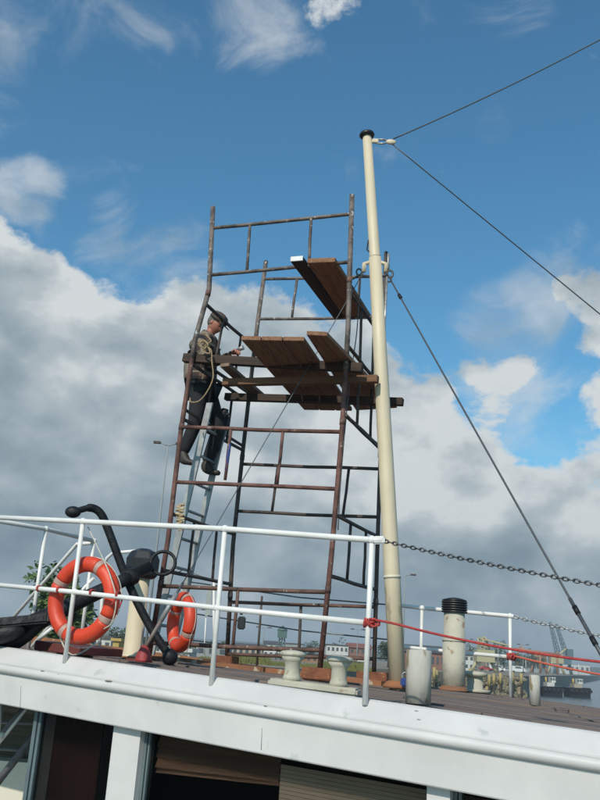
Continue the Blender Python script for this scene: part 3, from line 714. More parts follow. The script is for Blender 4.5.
rp = [a.lerp(c_, k/10)+V((0, 0, -.035*4*(k/10)*(1-k/10)+.01)) for k in range(11)]
rp[0] = a
rope(rp, .0068, M_ROPER, 'red rope tied to the near mid rail and running off to the right')
kn = B()
for k in range(4):
    c0 = mids[3]+V((0, 0, .002))-U_*.012*(k-1.4); ring = [c0+(N_*math.cos(t_)+V((0, 0, 1))*math.sin(t_))*.023+U_*rnd.uniform(-.008, .008) for t_ in [2*math.pi*j/12 for j in range(12)]]
    kn.tube(ring, .0065, 6, False, True)
kn.tube(curve_pts([mids[3]-U_*.02+V((0, 0, .01)), mids[3]-U_*.045+V((0, 0, .022))-N_*.02, mids[3]-U_*.07, mids[3]-U_*.04-V((0, 0, .02))-N_*.02, mids[3]-U_*.02], 6), .007, 6)
kn.tube(curve_pts([mids[3]-U_*.02-N_*.02, mids[3]-U_*.06+V((0, 0, .015)), mids[3]-U_*.065-V((0, 0, .01)), mids[3]-U_*.02+V((0, 0, .01))], 6), .007, 6)
kn.build('rope_knot', M_ROPER, label='red rope knot wound round the near mid rail beside the mast', cat='knot', kind=None)

# athwart railing and companionway rails at the left
ra = thing('stair_railing', 'white tube railing with slanting stair handrails behind the big lifebuoy at far left', 'railing', tops[0])
UQ = U_; c0 = tops[0]
def ath(px, py): return plane(px, py, c0, U_)
t1, t2 = ath(46, 529), ath(94, 541)
print('athwart', [(round((p-A0).dot(N_), 2), round(p.z, 2)) for p in (c0, t1, t2)])
B().tube([c0, t1, t2], .0185, 12).build('top_rail', M_RAIL, ra)
for p, (bx, by) in ((t1, (35, 625)), (t2, (83, 645))):
    q = V((p.x, p.y, deckz(p))); B().tube([q, p], .0165, 12).build('post', M_RAIL, ra); B().ball(p, .027, 2).build('ball_joint', M_RAIL, ra)
def pl2(px, py, off=0): return plane(px, py, t2+N_*off, N_)   # plane along the ship through the far post
s0_ = pl2(94, 543); s1_ = pl2(77, 544); s2_ = pl2(5, 627)
B().tube([s0_, s1_, s1_+(s2_-s1_)*.04, s2_], .0165, 12).build('handrail', M_RAIL, ra)
B().tube([pl2(94, 578), pl2(68, 605), pl2(20, 660)], .0155, 12).build('lower_handrail', M_RAIL, ra)
B().tube([pl2(104, 566, .5), pl2(107, 558, .5), pl2(113, 553, .5), pl2(136, 551, .5)], .0165, 12).build('hoop', M_RAIL, ra)
B().tube([pl2(104, 566, .5), pl2(99, 650, .5)], .0165, 12).build('post', M_RAIL, ra)
B().tube([pl2(60, 648), pl2(64, 600)], .012, 10).build('post', M_RAIL, ra) if False else None
B().tube([pl2(38, 640, -.1), pl2(52, 628, -.1)], .0165, 12).build('foot_brace', M_RAIL, ra)

# ------------------------------------------------------------------ lifebuoys
def lifebuoy(cen, nrm, R, r, label, loc_tilt=0, rot=0, lash=True):
    nrm = V(nrm).normalized(); x = V((0, 0, 1)).cross(nrm).normalized(); y = nrm.cross(x)
    if loc_tilt: q = Matrix.Rotation(loc_tilt, 3, nrm); x, y = q @ x, q @ y
    t_ = thing('lifebuoy', label, 'lifebuoy', cen)
    P = lambda a, rr=R, off=0: cen+(x*math.cos(a)+y*math.sin(a))*rr+nrm*off
    bands = [rot+math.pi/4+k*math.pi/2 for k in range(4)]; bw = .075
    for k in range(4):
        a0_, a1_ = bands[k]+bw, bands[k]+math.pi/2-bw
        B().tube([P(a0_+(a1_-a0_)*i/14) for i in range(15)], r, 24).build('ring_section', M_ORANGE, t_)
        B().tube([P(bands[k]+bw*(i/4-1)*1.0) for i in range(9)], r*1.015, 24).build('reflective_band', M_TAPE, t_)
        # grab line fixed at each band
    bb = B(); n_ = 120
    pts = []
    for i in range(n_):
        a = 2*math.pi*i/n_+bands[0]; f = abs(math.sin((a-bands[0])*2))
        pts.append(P(a, R+r*1.05+.006*f, -.02*f-.004)+V((0, 0, -.012*f)))
    bb.tube(pts, .0035, 5, False, True); bb.build('grab_line', M_ROPEW, t_)
    return t_, P, x, y
lbn = (N_*-1).lerp(V((.16, -.98, 0)), .08)
lbc = un(83.5, 600, .05)
lifebuoy(lbc, lbn, .246, .054, 'large orange lifebuoy with grey bands lashed to the near white railing', .15, .14)
for px in (39, 59, 92, 118):
    p = un(px, 590+(px-39)*.075-1.5, RN); bb = B()
    for k in range(3):
        ring = [p+U_*.006*(k-1)+(N_*math.cos(t_)+V((0, 0, 1))*math.sin(t_))*.0205 for t_ in [2*math.pi*j/10 for j in range(10)]]; bb.tube(ring, .0035, 5, False, True)
    if px == 118: bb.tube(curve_pts([p, p+V((.03, 0, -.03)), p+V((.02, -.02, -.09))], 4), .006, 5); bb.tube(curve_pts([p, p+V((-.02, 0, -.04)), p+V((-.03, -.02, -.07))], 4), .006, 5)
    bb.build('lashing', M_ROPER, label={39: 'leftmost thin red lashing on the mid rail, left of the lifebuoy', 59: 'thin red lashing on the mid rail over the left side of the lifebuoy', 92: 'thin red lashing on the mid rail inside the lifebuoy hole', 118: 'red lashing with loose ends at the right side of the lifebuoy'}[px], cat='lashing')
l0 = un(88, 527, .0); rope([l0, un(98, 548, .0), un(110, 575, -.03), un(116, 600, -.04), un(112, 622, -.03), un(104, 629, -.02)], .0045, M_ROPEW, 'thin white cord hanging from the top rail post over the large lifebuoy')
rope([un(60, 637, .05), un(66, 650, .06), un(74, 655, .1), un(86, 650, .2), un(96, 642, .3)], .006, M_ROPEW, 'pale rope end trailing on deck under the large lifebuoy')
l2 = fp(181.5, 622, -.22)
lifebuoy(l2, (Wd*-.66-Sd*.75), .205, .056, 'smaller orange lifebuoy hanging behind the railing in front of the ladder', 0, .3)
rope([fp(180, 588, -.02), fp(183, 592, -.1), l2+V((0, 0, .26))], .005, M_ROPEW, 'short cord holding the smaller lifebuoy to the scaffold bar')

# ------------------------------------------------------------------ anchor
bd = ondeck(170, 664); ay = bd.y
def an(px, py, Y=None): return atY(px, py, Y or ay)
anc = thing('anchor', 'large black stocked anchor lying on deck behind the railing at left', 'anchor', bd)
sr = .036
stock = curve_pts([an(76, 512, ay-.15), an(82, 509.5, ay-.12), an(92, 508, ay-.08), an(101, 514, ay-.05), an(109, 532, ay-.03), an(128, 582, ay), an(148, 623, ay), an(168, 654, ay)], 6)
B().tube(stock, [.027]*10+[.035]*(len(stock)-10), 16).build('stock', M_BLACK, anc)
B().ball(an(73, 512, ay-.15), .05, 3, (1.35, 1, 1)).build('stock_ball', M_BLACK, anc)
B().ball(an(170, 657, ay), .066, 3).build('stock_ball', M_BLACK, anc)
shk = [an(-32, 648, ay-.55), an(30, 625, ay-.42), an(80, 601, ay-.25), an(120, 582, ay-.10), an(150, 566, ay+.05)]
B().tube(shk, [.085, .075, .062, .055, .045], 16).build('shank', M_BLACK, anc)
rc = an(163, 563, ay+.08); bb = B(); ring = [rc+V((math.cos(t_)*.105, .02*math.sin(t_), math.sin(t_)*.10)) for t_ in [2*math.pi*j/28 for j in range(28)]]
bb.tube(ring, .0145, 10, False, True); bb.build('ring', M_BLACK, anc)
bb = B(); bb.ball(an(130, 577, ay-.03), .075, 2, (1.2, 1, 1)); bb.build('stock_hub', M_BLACK, anc)
# arms with palms at the crown, lower left
cr_ = an(-34, 649, ay-.56)
armR = curve_pts([cr_, an(-14, 650, ay-.75), an(8, 645, ay-.85), an(26, 636, ay-.9), an(44, 622, ay-.92)], 6)
B().tube(armR, [.085*(1-.6*i/(len(armR)-1)) for i in range(len(armR))], 12).build('arm', M_BLACK, anc)
armL = curve_pts([cr_, cr_+V((-.25, .15, .10)), cr_+V((-.45, .35, .35))], 6)
B().tube(armL, [.085*(1-.6*i/(len(armL)-1)) for i in range(len(armL))], 12).build('arm', M_BLACK, anc)
def palm(c0, tip, wv, w_, th):
    bb = B(); d_ = (tip-c0); n_ = d_.cross(wv).normalized(); wv = wv.normalized()
    out = [c0-wv*w_*.5, c0-wv*w_*.62+d_*.35, tip-wv*w_*.12, tip+wv*w_*.12, c0+wv*w_*.62+d_*.35, c0+wv*w_*.5]
    bb.hexa([p-n_*th/2 for p in out], [p+n_*th/2 for p in out]); bb.build('palm', M_BLACK, anc, bevel=.012)
palm(an(-20, 636, ay-.85), an(50, 619, ay-.95), V((.1, .55, -.12)), .34, .07)
palm(cr_+V((-.2, .05, .0)), cr_+V((-.5, .4, .45)), V((.5, .2, .1)), .26, .03)
B().ball(an(-2, 640, ay-.82), .13, 3, (1.5, 1.0, .62)).build('crown', M_BLACK, anc)
B().ball(an(2, 634, ay-1.0), .11, 3, (1.5, .7, .62), Euler((0, -.25, 0)).to_matrix()).build('fluke', M_BLACK, anc)
B().ball(an(24, 627, ay-.7), .085, 3, (1.6, 1, .7)).build('shank_boss', M_BLACK, anc)
B().tube([an(20, 650, ay-.6), an(14, 653, ay-.5)], .03, 8).build('shackle', M_BLACK, anc) if False else None
hb_ = V((-2.05, 6.9, 0))
bx = [ondeck(34, 653.5), ondeck(78, 657)]
bb = B(); q0, q1 = atY(33, 652, 7.1), atY(79, 656, 7.0)
q0.z = deckz(q0); q1.z = deckz(q1)
bb.hexa([q0, q1, q1+V((.25, .5, 0)), q0+V((.25, .5, 0))], [q0+V((0, 0, .075)), q1+V((0, 0, .06)), q1+V((.25, .5, .06)), q0+V((.25, .5, .075))])
bb.build('hatch_coaming', M_MAROON, label='low maroon hatch edge on deck under the large lifebuoy', cat='hatch', bevel=.006)

# ------------------------------------------------------------------ deck fittings
def fix(px, Y):
    """foot of a fitting standing on the deck in picture column px at distance Y"""
    p = atY(px, 680, Y); p.z = deckz(p)
    d_ = ray(px, 690); 
    for _ in range(6):
        # follow the column to the deck height
        lo, hi = 600.0, 760.0
        for _ in range(30):
            mid = (lo+hi)/2; q = atY(px, mid, Y)
            if q.z > deckz(q): lo = mid
            else: hi = mid
    return atY(px, lo, Y)
v = fix(132, 8.0); v = fix(132, 7.9)
ven = thing('ventilator', 'cream ventilator post with black angular cap behind the anchor', 'ventilator', v)
ht = plane(144, 574, v, (0, 1, 0)).z-v.z
B().lathe(v, [(.105, 0), (.105, .02), (.083, .03), (.080, ht)], 28).build('post', M_MAST, ven)
B().lathe(v+V((0, 0, .0)), [(.11, .001), (.11, .012), (.085, .028)], 20).build('rusty_foot', M_RUSTE, ven)
B().lathe(v+V((0, 0, ht-.04)), [(.12, 0), (.15, .03), (.155, .17), (.12, .235), (.05, .265)], 7, smooth=False).build('cap', M_BLACKP, ven, bevel=.006)
v = fix(453.5, 9.1)
ven = thing('ventilator', 'grey cream exhaust pipe with black ribbed cap, right of the mast', 'ventilator', v)
ht = plane(455, 612, v, (0, 1, 0)).z-v.z; hs = plane(454, 641, v, (0, 1, 0)).z-v.z; k_ = 1/FPX*9.4
B().lathe(v, [(11.2*k_*.97, 0), (10.8*k_*.97, hs)], 32).build('lower_pipe', M_VENT, ven)
B().lathe(v+V((0, 0, hs-.006)), [(11.3*k_*.97, 0), (11.3*k_*.97, .015), (10.2*k_, .02), (10*k_*.97, ht-hs)], 32).build('upper_pipe', M_VENT, ven)
B().lathe(v, [(.15, .001), (.15, .01), (.125, .03), (.118, .05)], 24).build('rusty_foot', M_RUSTE, ven)
for k in range(5):
    B().lathe(v+V((0, 0, ht-.01+k*.024)), [(.118, 0), (.134, .004), (.134, .018), (.118, .0225)], 32).build('cap_ring', M_BLACKP, ven)
B().lathe(v+V((0, 0, ht+.111)), [(.128, 0), (.125, .012), (.06, .03), (.01, .036)], 32).build('cap', M_BLACKP, ven)
v = fix(418, 5.35)
zt_ = plane(419, 650, v, (0, 1, 0)).z-v.z
B().lathe(v, [(.076, 0), (.075, zt_*.5), (.076, zt_-.006), (.070, zt_), (.055, zt_), (.053, zt_-.03)], 32).build('concrete_post', M_PLASTER, label='weathered off-white round post with flat top, just right of the mast foot', cat='post')
v = fix(535, 7.6); zt_ = plane(536, 675, v, (0, 1, 0)).z-v.z
B().lathe(v, [(.046, 0), (.046, zt_-.008), (.035, zt_)], 20).build('white_post', M_PLASTER, label='small white post standing on deck near the right edge', cat='post')
v = fix(475, 9.6)
mf = thing('mushroom_vent', 'small cream mushroom vent beside the ribbed exhaust pipe', 'vent', v)
zt_ = plane(475.5, 672, v, (0, 1, 0)).z-v.z
B().lathe(v, [(.16, 0), (.16, .025), (.085, .03), (.08, zt_-.04)], 24).build('stem', M_VENT, mf)
B().lathe(v+V((0, 0, zt_-.05)), [(.085, 0), (.125, .015), (.13, .04), (.09, .055), (.02, .06)], 24).build('cap', M_VENT, mf)
# double bollard
v = fix(314, 5.38)
bol = thing('double_bollard', 'cream double bollard with two mushroom heads on one base plate', 'bollard', v)
bu = (U_*-1)
def bolp(px): return fix(px, 5.38-(px-314)*.0012)
c1, c2 = bolp(291), bolp(338)
ax = (c2-c1).normalized(); rot = Matrix((ax, V((0, 0, 1)).cross(ax).normalized(), ax.cross(V((0, 0, 1)).cross(ax).normalized()))).transposed()
bb = B(); bb.box((c1+c2)/2+V((0, 0, .022)), ((c2-c1).length+.25, .20, .045), rot); bb.build('base_plate', M_VENT, bol, bevel=.012)
for i, c0_ in enumerate((c1, c2)):
    hh = .155
    bb = B(); bb.lathe(c0_+V((0, 0, .045)), [(.060, 0), (.052, .02), (.046, .04), (.046, hh-.06), (.053, hh-.045), (.072, hh-.02)], 28)
    bb.build('post', M_VENT, bol)
    bb = B(); bb.lathe(c0_+V((0, 0, .045+hh-.0195)), [(.072, 0), (.082, .010), (.083, .020), (.068, .031), (.03, .037), (.005, .038)], 28); bb.build('head', M_VENT, bol)
# blue padlock at mast foot
p = fix(404.5, 7.55); 
pad = thing('padlock', 'small blue shackle lock at the foot of the mast', 'padlock', p)
B().box(p+V((0, 0, .06)), (.07, .05, .07)).build('body', M_BLUE, pad, bevel=.012)
bb = B(); bb.tube(curve_pts([p+V((-.02, 0, .09)), p+V((-.02, 0, .125)), p+V((0, 0, .14)), p+V((.02, 0, .125)), p+V((.02, 0, .09))], 4), .007, 6); bb.build('hoop', M_CHAINL, pad)

# ------------------------------------------------------------------ far railing
FN = 4.72
def fr(px, py, n=FN): return un(px, py, n)
far = thing('railing', 'white tube railing on the far side of the deck, right of the mast', 'railing', fr(465, 690))
B().tube([fr(392, 604.5), fr(422, 608), fr(510, 616), fr(514, 616.5)], .022, 12).build('top_rail', M_RAIL, far)
B().tube([fr(392, 645.5), fr(422, 649), fr(510, 657)], .020, 12).build('mid_rail', M_RAIL, far)
for (tx, ty) in ((422, 608), (510, 616), ):
    p = fr(tx, ty); B().tube([V((p.x, p.y, deckz(p))), p], .018, 12).build('post', M_RAIL, far); B().ball(p, .032, 2).build('ball_joint', M_RAIL, far)
chain(fr(514, 616.5), fr(680, 650), .02, 60, .048, .0078, M_CHAINL, 'pale chain running right from the far top rail')
c_ = [fr(510, 655).lerp(fr(680, 686), k/10)+V((0, 0, -.03*4*(k/10)*(1-k/10))) for k in range(11)]
rope(c_, .011, M_ROPEO, 'orange red rope running right from the far mid rail')
kn = B(); kc = fr(511, 656.5)
for k in range(4):
    c0_ = kc-U_*.02*(k-1.4); kn.tube([c0_+(N_*math.cos(t_)+V((0, 0, 1))*math.sin(t_))*.032+U_*rnd.uniform(-.015, .015) for t_ in [2*math.pi*j/10 for j in range(10)]], .011, 5, False, True)
kn.build('rope_knot', M_ROPER, label='red rope knot on the far mid rail above the water', cat='knot')
wr = thing('wire_fence', 'thin grey wire guard line on the far deck edge behind the scaffold', 'guard line', fr(300, 660))
for ya, yb in ((586, 605), (617, 640), (644, 659)):
    B().tube([fr(190, ya-4), fr(300, (ya+yb)/2+2), fr(392, yb)], .009, 6).build('wire', M_CHAIN, wr)
for px, py in ((262, 596),):
    p = fr(px, py); B().tube([V((p.x, p.y, deckz(p))), p], .014, 8).build('stanchion', M_DARKT, wr)
# white frame stand beside second railing post
ws = thing('white_stand', 'small white tube stand with grey panel behind the second railing post', 'stand', fp(211, 650, 1.7))
def f17(x, y): return fp(x, y, 1.7)
B().tube([f17(214, 581), f17(214, 655)], .016, 10).build('post', M_RAIL, ws)
B().tube([f17(176, 574), f17(184, 569), f17(214, 582)], .006, 6).build('stay_wire', M_CHAIN, ws)
B().tube([f17(206, 618), f17(204, 655)], .008, 8).build('post', M_RAIL, ws)
bb = B(); q = [f17(205, 617), f17(211, 614), f17(212, 583), f17(206, 596)]; bb.hexa(q, [p+Sd*.01 for p in q]); bb.build('panel', mat('grey_green_panel', (.34, .38, .36), (.28, .31, .3), 3, .6), ws)
ll = thing('work_lamp', 'small black lamp box fixed to a scaffold upright near the deck', 'lamp', fp(241, 623, .03))
B().box(fp(241.5, 623, -.05), (.07, .05, .11)).build('housing', M_BLACKP, ll, bevel=.01); B().box(fp(241.5, 612, -.05), (.025, .02, .05)).build('bracket', M_BLACKP, ll)

# tan ropes on the scaffold
rope([fp(206, 335, -.03), fp(211, 341, -.05), fp(205, 346, -.05), fp(211, 350, -.05), fp(212, 362, -.05), fp(213, 378, -.05), fp(207, 392, -.05), fp(199, 401, -.05), fp(191, 402, -.04), fp(190, 398, -.03)], .007, M_ROPET, 'tan rope loop hanging in front of the man from the scaffold leg')
rope([fp(203, 340, -.04), fp(208, 345, -.06), fp(203, 351, -.04), fp(210, 353, -.06), fp(205, 341, -.03), fp(199, 345, -.03), fp(206, 349, -.05)], .008, M_ROPET, 'tan rope knot tied at the scaffold leg by the shoulder of the man')
pts = []
for k in range(26): pts.append(fp(180+4.2*math.sin(k*1.9), 504+k*1.05, -.035-.025*math.cos(k*1.3)))
rope(pts, .008, mat('straw_rope', (.55, .42, .24), (.42, .31, .18), 30, .9), 'straw coloured rope bundle tied round the scaffold leg and ladder', 4)
# ------------------------------------------------------------------ the man on the ladder
def mp_(px, py, s): return fp(px, py, s)
MS = .52
man = thing('person', 'man in brown checked jacket, cap and dark trousers standing high on the ladder', 'person', mp_(203, 470, MS))
def skin_mesh(name, verts, edges, m, parent, sub=2, root=0):
    """verts: (co, radius) ; grows one smooth surface over a skeleton"""
    off = V(parent.location)
    pp_ = parent.parent
    while pp_ is not None: off += V(pp_.location); pp_ = pp_.parent
    me = bpy.data.meshes.new(name); me.from_pydata([V(c)-off for c, _ in verts], edges, [])
    o = link(name, me, None, parent)
    sk = o.modifiers.new('s', 'SKIN'); sk.use_smooth_shade = True
    for i, (_, r_) in enumerate(verts):
        rr = r_ if isinstance(r_, (tuple, list)) else (r_, r_)
        me.skin_vertices[0].data[i].radius = rr
        me.skin_vertices[0].data[i].use_root = (i == root)
    sb = o.modifiers.new('d', 'SUBSURF'); sb.levels = sub; sb.render_levels = sub
    bpy.context.view_layer.update()
    ev = o.evaluated_get(bpy.context.evaluated_depsgraph_get())
    nm = bpy.data.meshes.new_from_object(ev); o.modifiers.clear(); o.data = nm; nm.name = name
    nm.materials.clear(); nm.materials.append(m)
    for p in nm.polygons: p.use_smooth = True
    return o
J = {}
def j(k, px, py, s): J[k] = mp_(px, py, s); return J[k]
j('pel', 202, 386, MS); j('wai', 200, 370, MS); j('che', 201, 352, MS); j('upc', 205, 341, MS); j('nek', 210, 333, MS); j('hd', 216, 324, MS)
j('shn', 201, 345, MS-.19); j('shf', 208, 344, MS+.19); j('eln', 209, 364, MS-.26); j('elf', 219, 362, MS+.2)
j('wrn', 226, 359, MS-.14); j('wrf', 231, 354, MS+.10)
j('hin', 200, 390, MS-.09); j('hif', 206, 390, MS+.09); j('knn', 195, 424, MS-.11); j('knf', 219, 428, MS+.13)
j('ann', 182, 456, MS-.12); j('anf', 206, 466, MS+.12)
lo_, up_ = M_SKIN, M_SKIN
# body (one continuous mesh)
vs = [(J['pel'], .10), (J['wai'], .10), (J['che'], .12), (J['upc'], .11), (J['nek'], .055), (J['nek'].lerp(J['hd'], .6), .055),
      (J['shn'], .06), (J['eln'], .042), (J['wrn'], .027), (J['shf'], .06), (J['elf'], .042), (J['wrf'], .027),
      (J['hin'], .085), (J['knn'], .058), (J['ann'], .036), (J['hif'], .085), (J['knf'], .058), (J['anf'], .036)]
es = [(0, 1), (1, 2), (2, 3), (3, 4), (4, 5), (3, 6), (6, 7), (7, 8), (3, 9), (9, 10), (10, 11), (0, 12), (12, 13), (13, 14), (0, 15), (15, 16), (16, 17)]
skin_mesh('body', vs, es, M_SKIN, man)
# head
fwd = (Wd*.80-Sd*.1+V((0, 0, -.60))).normalized(); upv = (V((0, 0, 1))*.80+Wd*.6).normalized(); sdv = fwd.cross(upv).normalized()
HR = Matrix((fwd, -sdv, upv)).transposed(); HC = J['hd']
def hp(x, y, z): return HC+fwd*x-sdv*y+upv*z
hbm = bmesh.new(); bmesh.ops.create_icosphere(hbm, subdivisions=4, radius=1)
for vv in hbm.verts:
    x, y, z = vv.co; sx, sy, sz = .098, .076, .118
    if z < 0: sy *= 1-.28*(-z); 
    if z < -.3 and x < 0: sx *= .8
    nx, ny, nz_ = x*sx, y*sy, z*sz
    # brow, eye sockets, nose, mouth, chin
    nx += .020*math.exp(-((y/.16)**2+((z+.12)/.22)**2))*(x > 0)
    nx -= .010*math.exp(-(((abs(y)-.38)/.16)**2+((z-.05)/.13)**2))*(x > 0)
    nx += .008*math.exp(-((y/.3)**2+((z+.80)/.16)**2))*(x > 0)
    nx -= .004*math.exp(-((y/.3)**2+((z+.50)/.05)**2))*(x > 0)
    vv.co = (nx, ny, nz_)
for f in hbm.faces: f.smooth = True
hm = bpy.data.meshes.new('head'); hbm.to_mesh(hm); hbm.free(); ho = link('head', hm, M_SKIN, man); ho.location = HC-man.location; ho.rotation_euler = HR.to_euler()
def hpart(name, fn, m):
    bb = B(); fn(bb); o = bb.build(name, m, man); return o
for sgn in (-1, 1):
    hpart('ear', lambda bb: bb.ball(hp(-.005, .074*sgn, -.005), .026, 2, (.7, .35, 1.1), HR), M_SKIN)
    hpart('eye', lambda bb: bb.ball(hp(.083, .029*sgn, .008), .011, 2), M_BLACKP)
hpart('mouth', lambda bb: bb.box(hp(.082, 0, -.058), (.006, .036, .005), HR), mat('lips', (.28, .09, .07)))
hpart('hair', lambda bb: (bb.ball(hp(-.022, 0, .02), .1, 3, (.90, .84, 1.0), HR)), M_HAIR)
hpart('cap', lambda bb: (bb.lathe(hp(-.008, 0, .035), [(.101, 0), (.106, .02), (.100, .055), (.075, .085), (.03, .1), (.004, .102)], 24, upv), bb.hexa([hp(.06, -.07, .036), hp(.155, -.045, .026), hp(.17, 0, .024), hp(.155, .045, .026), hp(.06, .07, .036)], [hp(.06, -.07, .048), hp(.155, -.045, .034), hp(.17, 0, .032), hp(.155, .045, .034), hp(.06, .07, .048)])), M_CAP)
# hands: palm, four unequal bent fingers, thumb; both close on something
def hand(w, palm_dir, curl_dir, m=M_SKIN, s=1.0):
    d = palm_dir.normalized(); c_ = curl_dir.normalized(); a = d.cross(c_).normalized()
    vs = [(w, (.026*s, .019*s)), (w+d*.045*s, (.036*s, .016*s)), (w+d*.085*s, (.038*s, .014*s))]; es = [(0, 1), (1, 2)]
    for k, ln in enumerate((.066, .076, .072, .056)):
        b_ = w+d*.085*s+a*(.027-.018*k)*s; i0 = len(vs)
        ds = [d.lerp(c_, t_).normalized() for t_ in (.35, .75, 1.0)]
        p = b_; vs.append((p, .0095*s)); es.append((2, i0))
        for q, dd_ in enumerate(ds):
            p = p+dd_*ln*s*(.45, .32, .25)[q]; vs.append((p, (.009, .0085, .0075)[q]*s)); es.append((i0+q, i0+q+1))
    i0 = len(vs); p = w+d*.03*s+a*.032*s; vs.append((p, .011*s)); es.append((1, i0))
    vs.append((p+(d*.5+a*.5+c_*.4).normalized()*.035*s, .0105*s)); es.append((i0, i0+1)); vs.append((p+(d*.8+a*.2+c_*.9).normalized()*.06*s, .009*s)); es.append((i0+1, i0+2))
    return skin_mesh('hand', vs, es, m, man, 2)
hn = (J['wrn']-J['eln']).normalized(); hf = (J['wrf']-J['elf']).normalized()
hand(J['wrn']+hn*.005, hn, V((0, 0, -1))); hand(J['wrf']+hf*.005, hf, V((0, 0, -1)))
# trousers, one mesh
tv = [(J['pel']+V((0, 0, .03)), (.155, .135)), (J['hin'], .112), (J['hin'].lerp(J['knn'], .5), .098), (J['knn'], .079), (J['knn'].lerp(J['ann'], .5), .070), (J['ann']+V((0, 0, .02)), .062),
      (J['hif'], .112), (J['hif'].lerp(J['knf'], .5), .098), (J['knf'], .079), (J['knf'].lerp(J['anf'], .5), .070), (J['anf']+V((0, 0, .02)), .062)]
skin_mesh('trousers', tv, [(0, 1), (1, 2), (2, 3), (3, 4), (4, 5), (0, 6), (6, 7), (7, 8), (8, 9), (9, 10)], M_TROU, man)
jv = [(J['pel']-V((0, 0, .10)), (.185, .195)), (J['wai'], (.18, .19)), (J['che'], (.175, .195)), (J['upc'], (.14, .17)), (J['nek']-V((0, 0, .0)), .082),
      (J['shn'], .085), (J['shn'].lerp(J['eln'], .5), .068), (J['eln'], .060), (J['wrn']-hn*.02, .044), (J['shf'], .085), (J['shf'].lerp(J['elf'], .5), .068), (J['elf'], .060), (J['wrf']-hf*.02, .044)]
skin_mesh('jacket', jv, [(0, 1), (1, 2), (2, 3), (3, 4), (3, 5), (5, 6), (6, 7), (7, 8), (3, 9), (9, 10), (10, 11), (11, 12)], M_JACK, man)
for a in ('ann', 'anf'):
    p = J[a]; t_ = (Wd*1.0+V((0, 0, -.05))).normalized()
    skin_mesh('boot', [(p+V((0, 0, .07)), .052), (p+V((0, 0, -.02)), .052), (p-t_*.03+V((0, 0, -.06)), .042), (p+t_*.07+V((0, 0, -.06)), (.048, .036)), (p+t_*.17+V((0, 0, -.07)), (.045, .028))], [(0, 1), (1, 2), (1, 3), (3, 4)], M_BOOT, man)
tl = thing('hand_tool', 'grey scraping tool held by the man over the platform edge', 'tool', J['wrf'])
p0 = mp_(233, 351.5, MS+.08); p1 = mp_(243.5, 347.5, MS+.08)
B().tube([p0.lerp(p1, -.35), p0.lerp(p1, .5)], .014, 8).build('handle', M_WIRE, tl); B().tube([p0.lerp(p1, .5), p1], [.02, .026], 10).build('head', M_ALU, tl)
# black tool bag hung on the ladder
tb = thing('tool_bag', 'black cylindrical tool bag hung beside the ladder right of the legs of the man', 'bag', mp_(222, 428, MS))
a, c_ = mp_(224, 414, .72), mp_(214, 452, .72); ax_ = (c_-a).normalized()
B().lathe(a, [(.05, 0), (.065, .02), (.068, .12), (.075, .14), (.072, .34), (.055, (c_-a).length)], 18, ax_).build('body', M_BLACKP, tb)
B().lathe(a-ax_*.055, [(.035, 0), (.04, .01), (.04, .05), (.05, .054)], 16, ax_).build('neck', M_BLACKP, tb)
B().tube(curve_pts([a+Wd*.05, mp_(229, 416, .70), mp_(228, 424, .70), mp_(224, 428, .70)], 5), .012, 8).build('handle', M_BLACKP, tb)
cb = mp_(204, 470, .72)

# ------------------------------------------------------------------ background on the quay
def bmat(name, c, c2=None): return mat(name, c, c2, .8, .85)
M_PANE = mat('far_pane', (.05, .06, .07), (.08, .09, .1), 2, .2)
def vz(px, py, p): return plane(px, py, p, (0, 1, 0)).z
def building(px0, px1, d, ptop, m, label, name='building', roof=None, depth=14, cat='building', wins=0, floors=1, mw_=None, pitched=0.0):
    a, c_ = col(px0, d, QZ), col(px1, d, QZ); pm_ = (a+c_)/2; h = vz((px0+px1)/2, ptop, pm_)-QZ
    t_ = thing(name, label, cat, pm_); w_ = c_.x-a.x
    hb_ = h*(1-pitched)
    B().box(pm_+V((0, depth/2, hb_/2)), (w_, depth, hb_)).build('wall', m, t_)
    bb = B(); z0 = QZ+hb_
    if pitched:
        e = .4; x0, x1, y0, y1 = a.x-e, c_.x+e, d-e, d+depth+e; ym = d+depth/2
        bb.hexa([(x0, y0, z0), (x1, y0, z0), (x1, y1, z0), (x0, y1, z0)], [(x0, ym-.1, z0+h*pitched), (x1, ym-.1, z0+h*pitched), (x1, ym+.1, z0+h*pitched), (x0, ym+.1, z0+h*pitched)])
    else: bb.box(pm_+V((0, depth/2, hb_+.12)), (w_+.4, depth+.4, .24))
    bb.build('roof', roof or M_DARKT, t_)
    for fl in range(floors):
        for k in range(wins):
            x = a.x+w_*(k+.5)/wins; z = QZ+hb_*(fl+.55)/floors
            B().box((x, d-.02, z), (w_/wins*.5, .08, hb_/floors*.42)).build('window', mw_ or M_PANE, t_)
    return t_
BW = bmat('far_white', (.55, .55, .52)); BG = bmat('far_grey', (.28, .29, .29)); BB = bmat('far_brick', (.24, .12, .09), (.19, .10, .08)); BT = bmat('far_tan', (.38, .33, .25)); BR = bmat('far_roof', (.09, .085, .085)); BRR = bmat('far_red_roof', (.26, .09, .06)); BY = bmat('far_yellow', (.48, .34, .10))
building(96, 111, 85, 638.5, BW, 'small white flat roofed hut left of the cream ventilator', wins=2, roof=BR, depth=5)
building(113, 119, 80, 641, BY, 'yellow container left of the cream ventilator foot', 'container', cat='container', depth=5, roof=BY)
building(150, 172, 110, 643, BW, 'long low white shed behind the ladder foot', wins=4, roof=BR, depth=8)
building(196, 228, 120, 646, BG, 'grey shed seen between second railing post and the rear left scaffold leg', wins=3, roof=BR, depth=9)
building(232, 262, 170, 643, BT, 'tan warehouse right of the black lamp box', wins=5, roof=BR, pitched=.25)
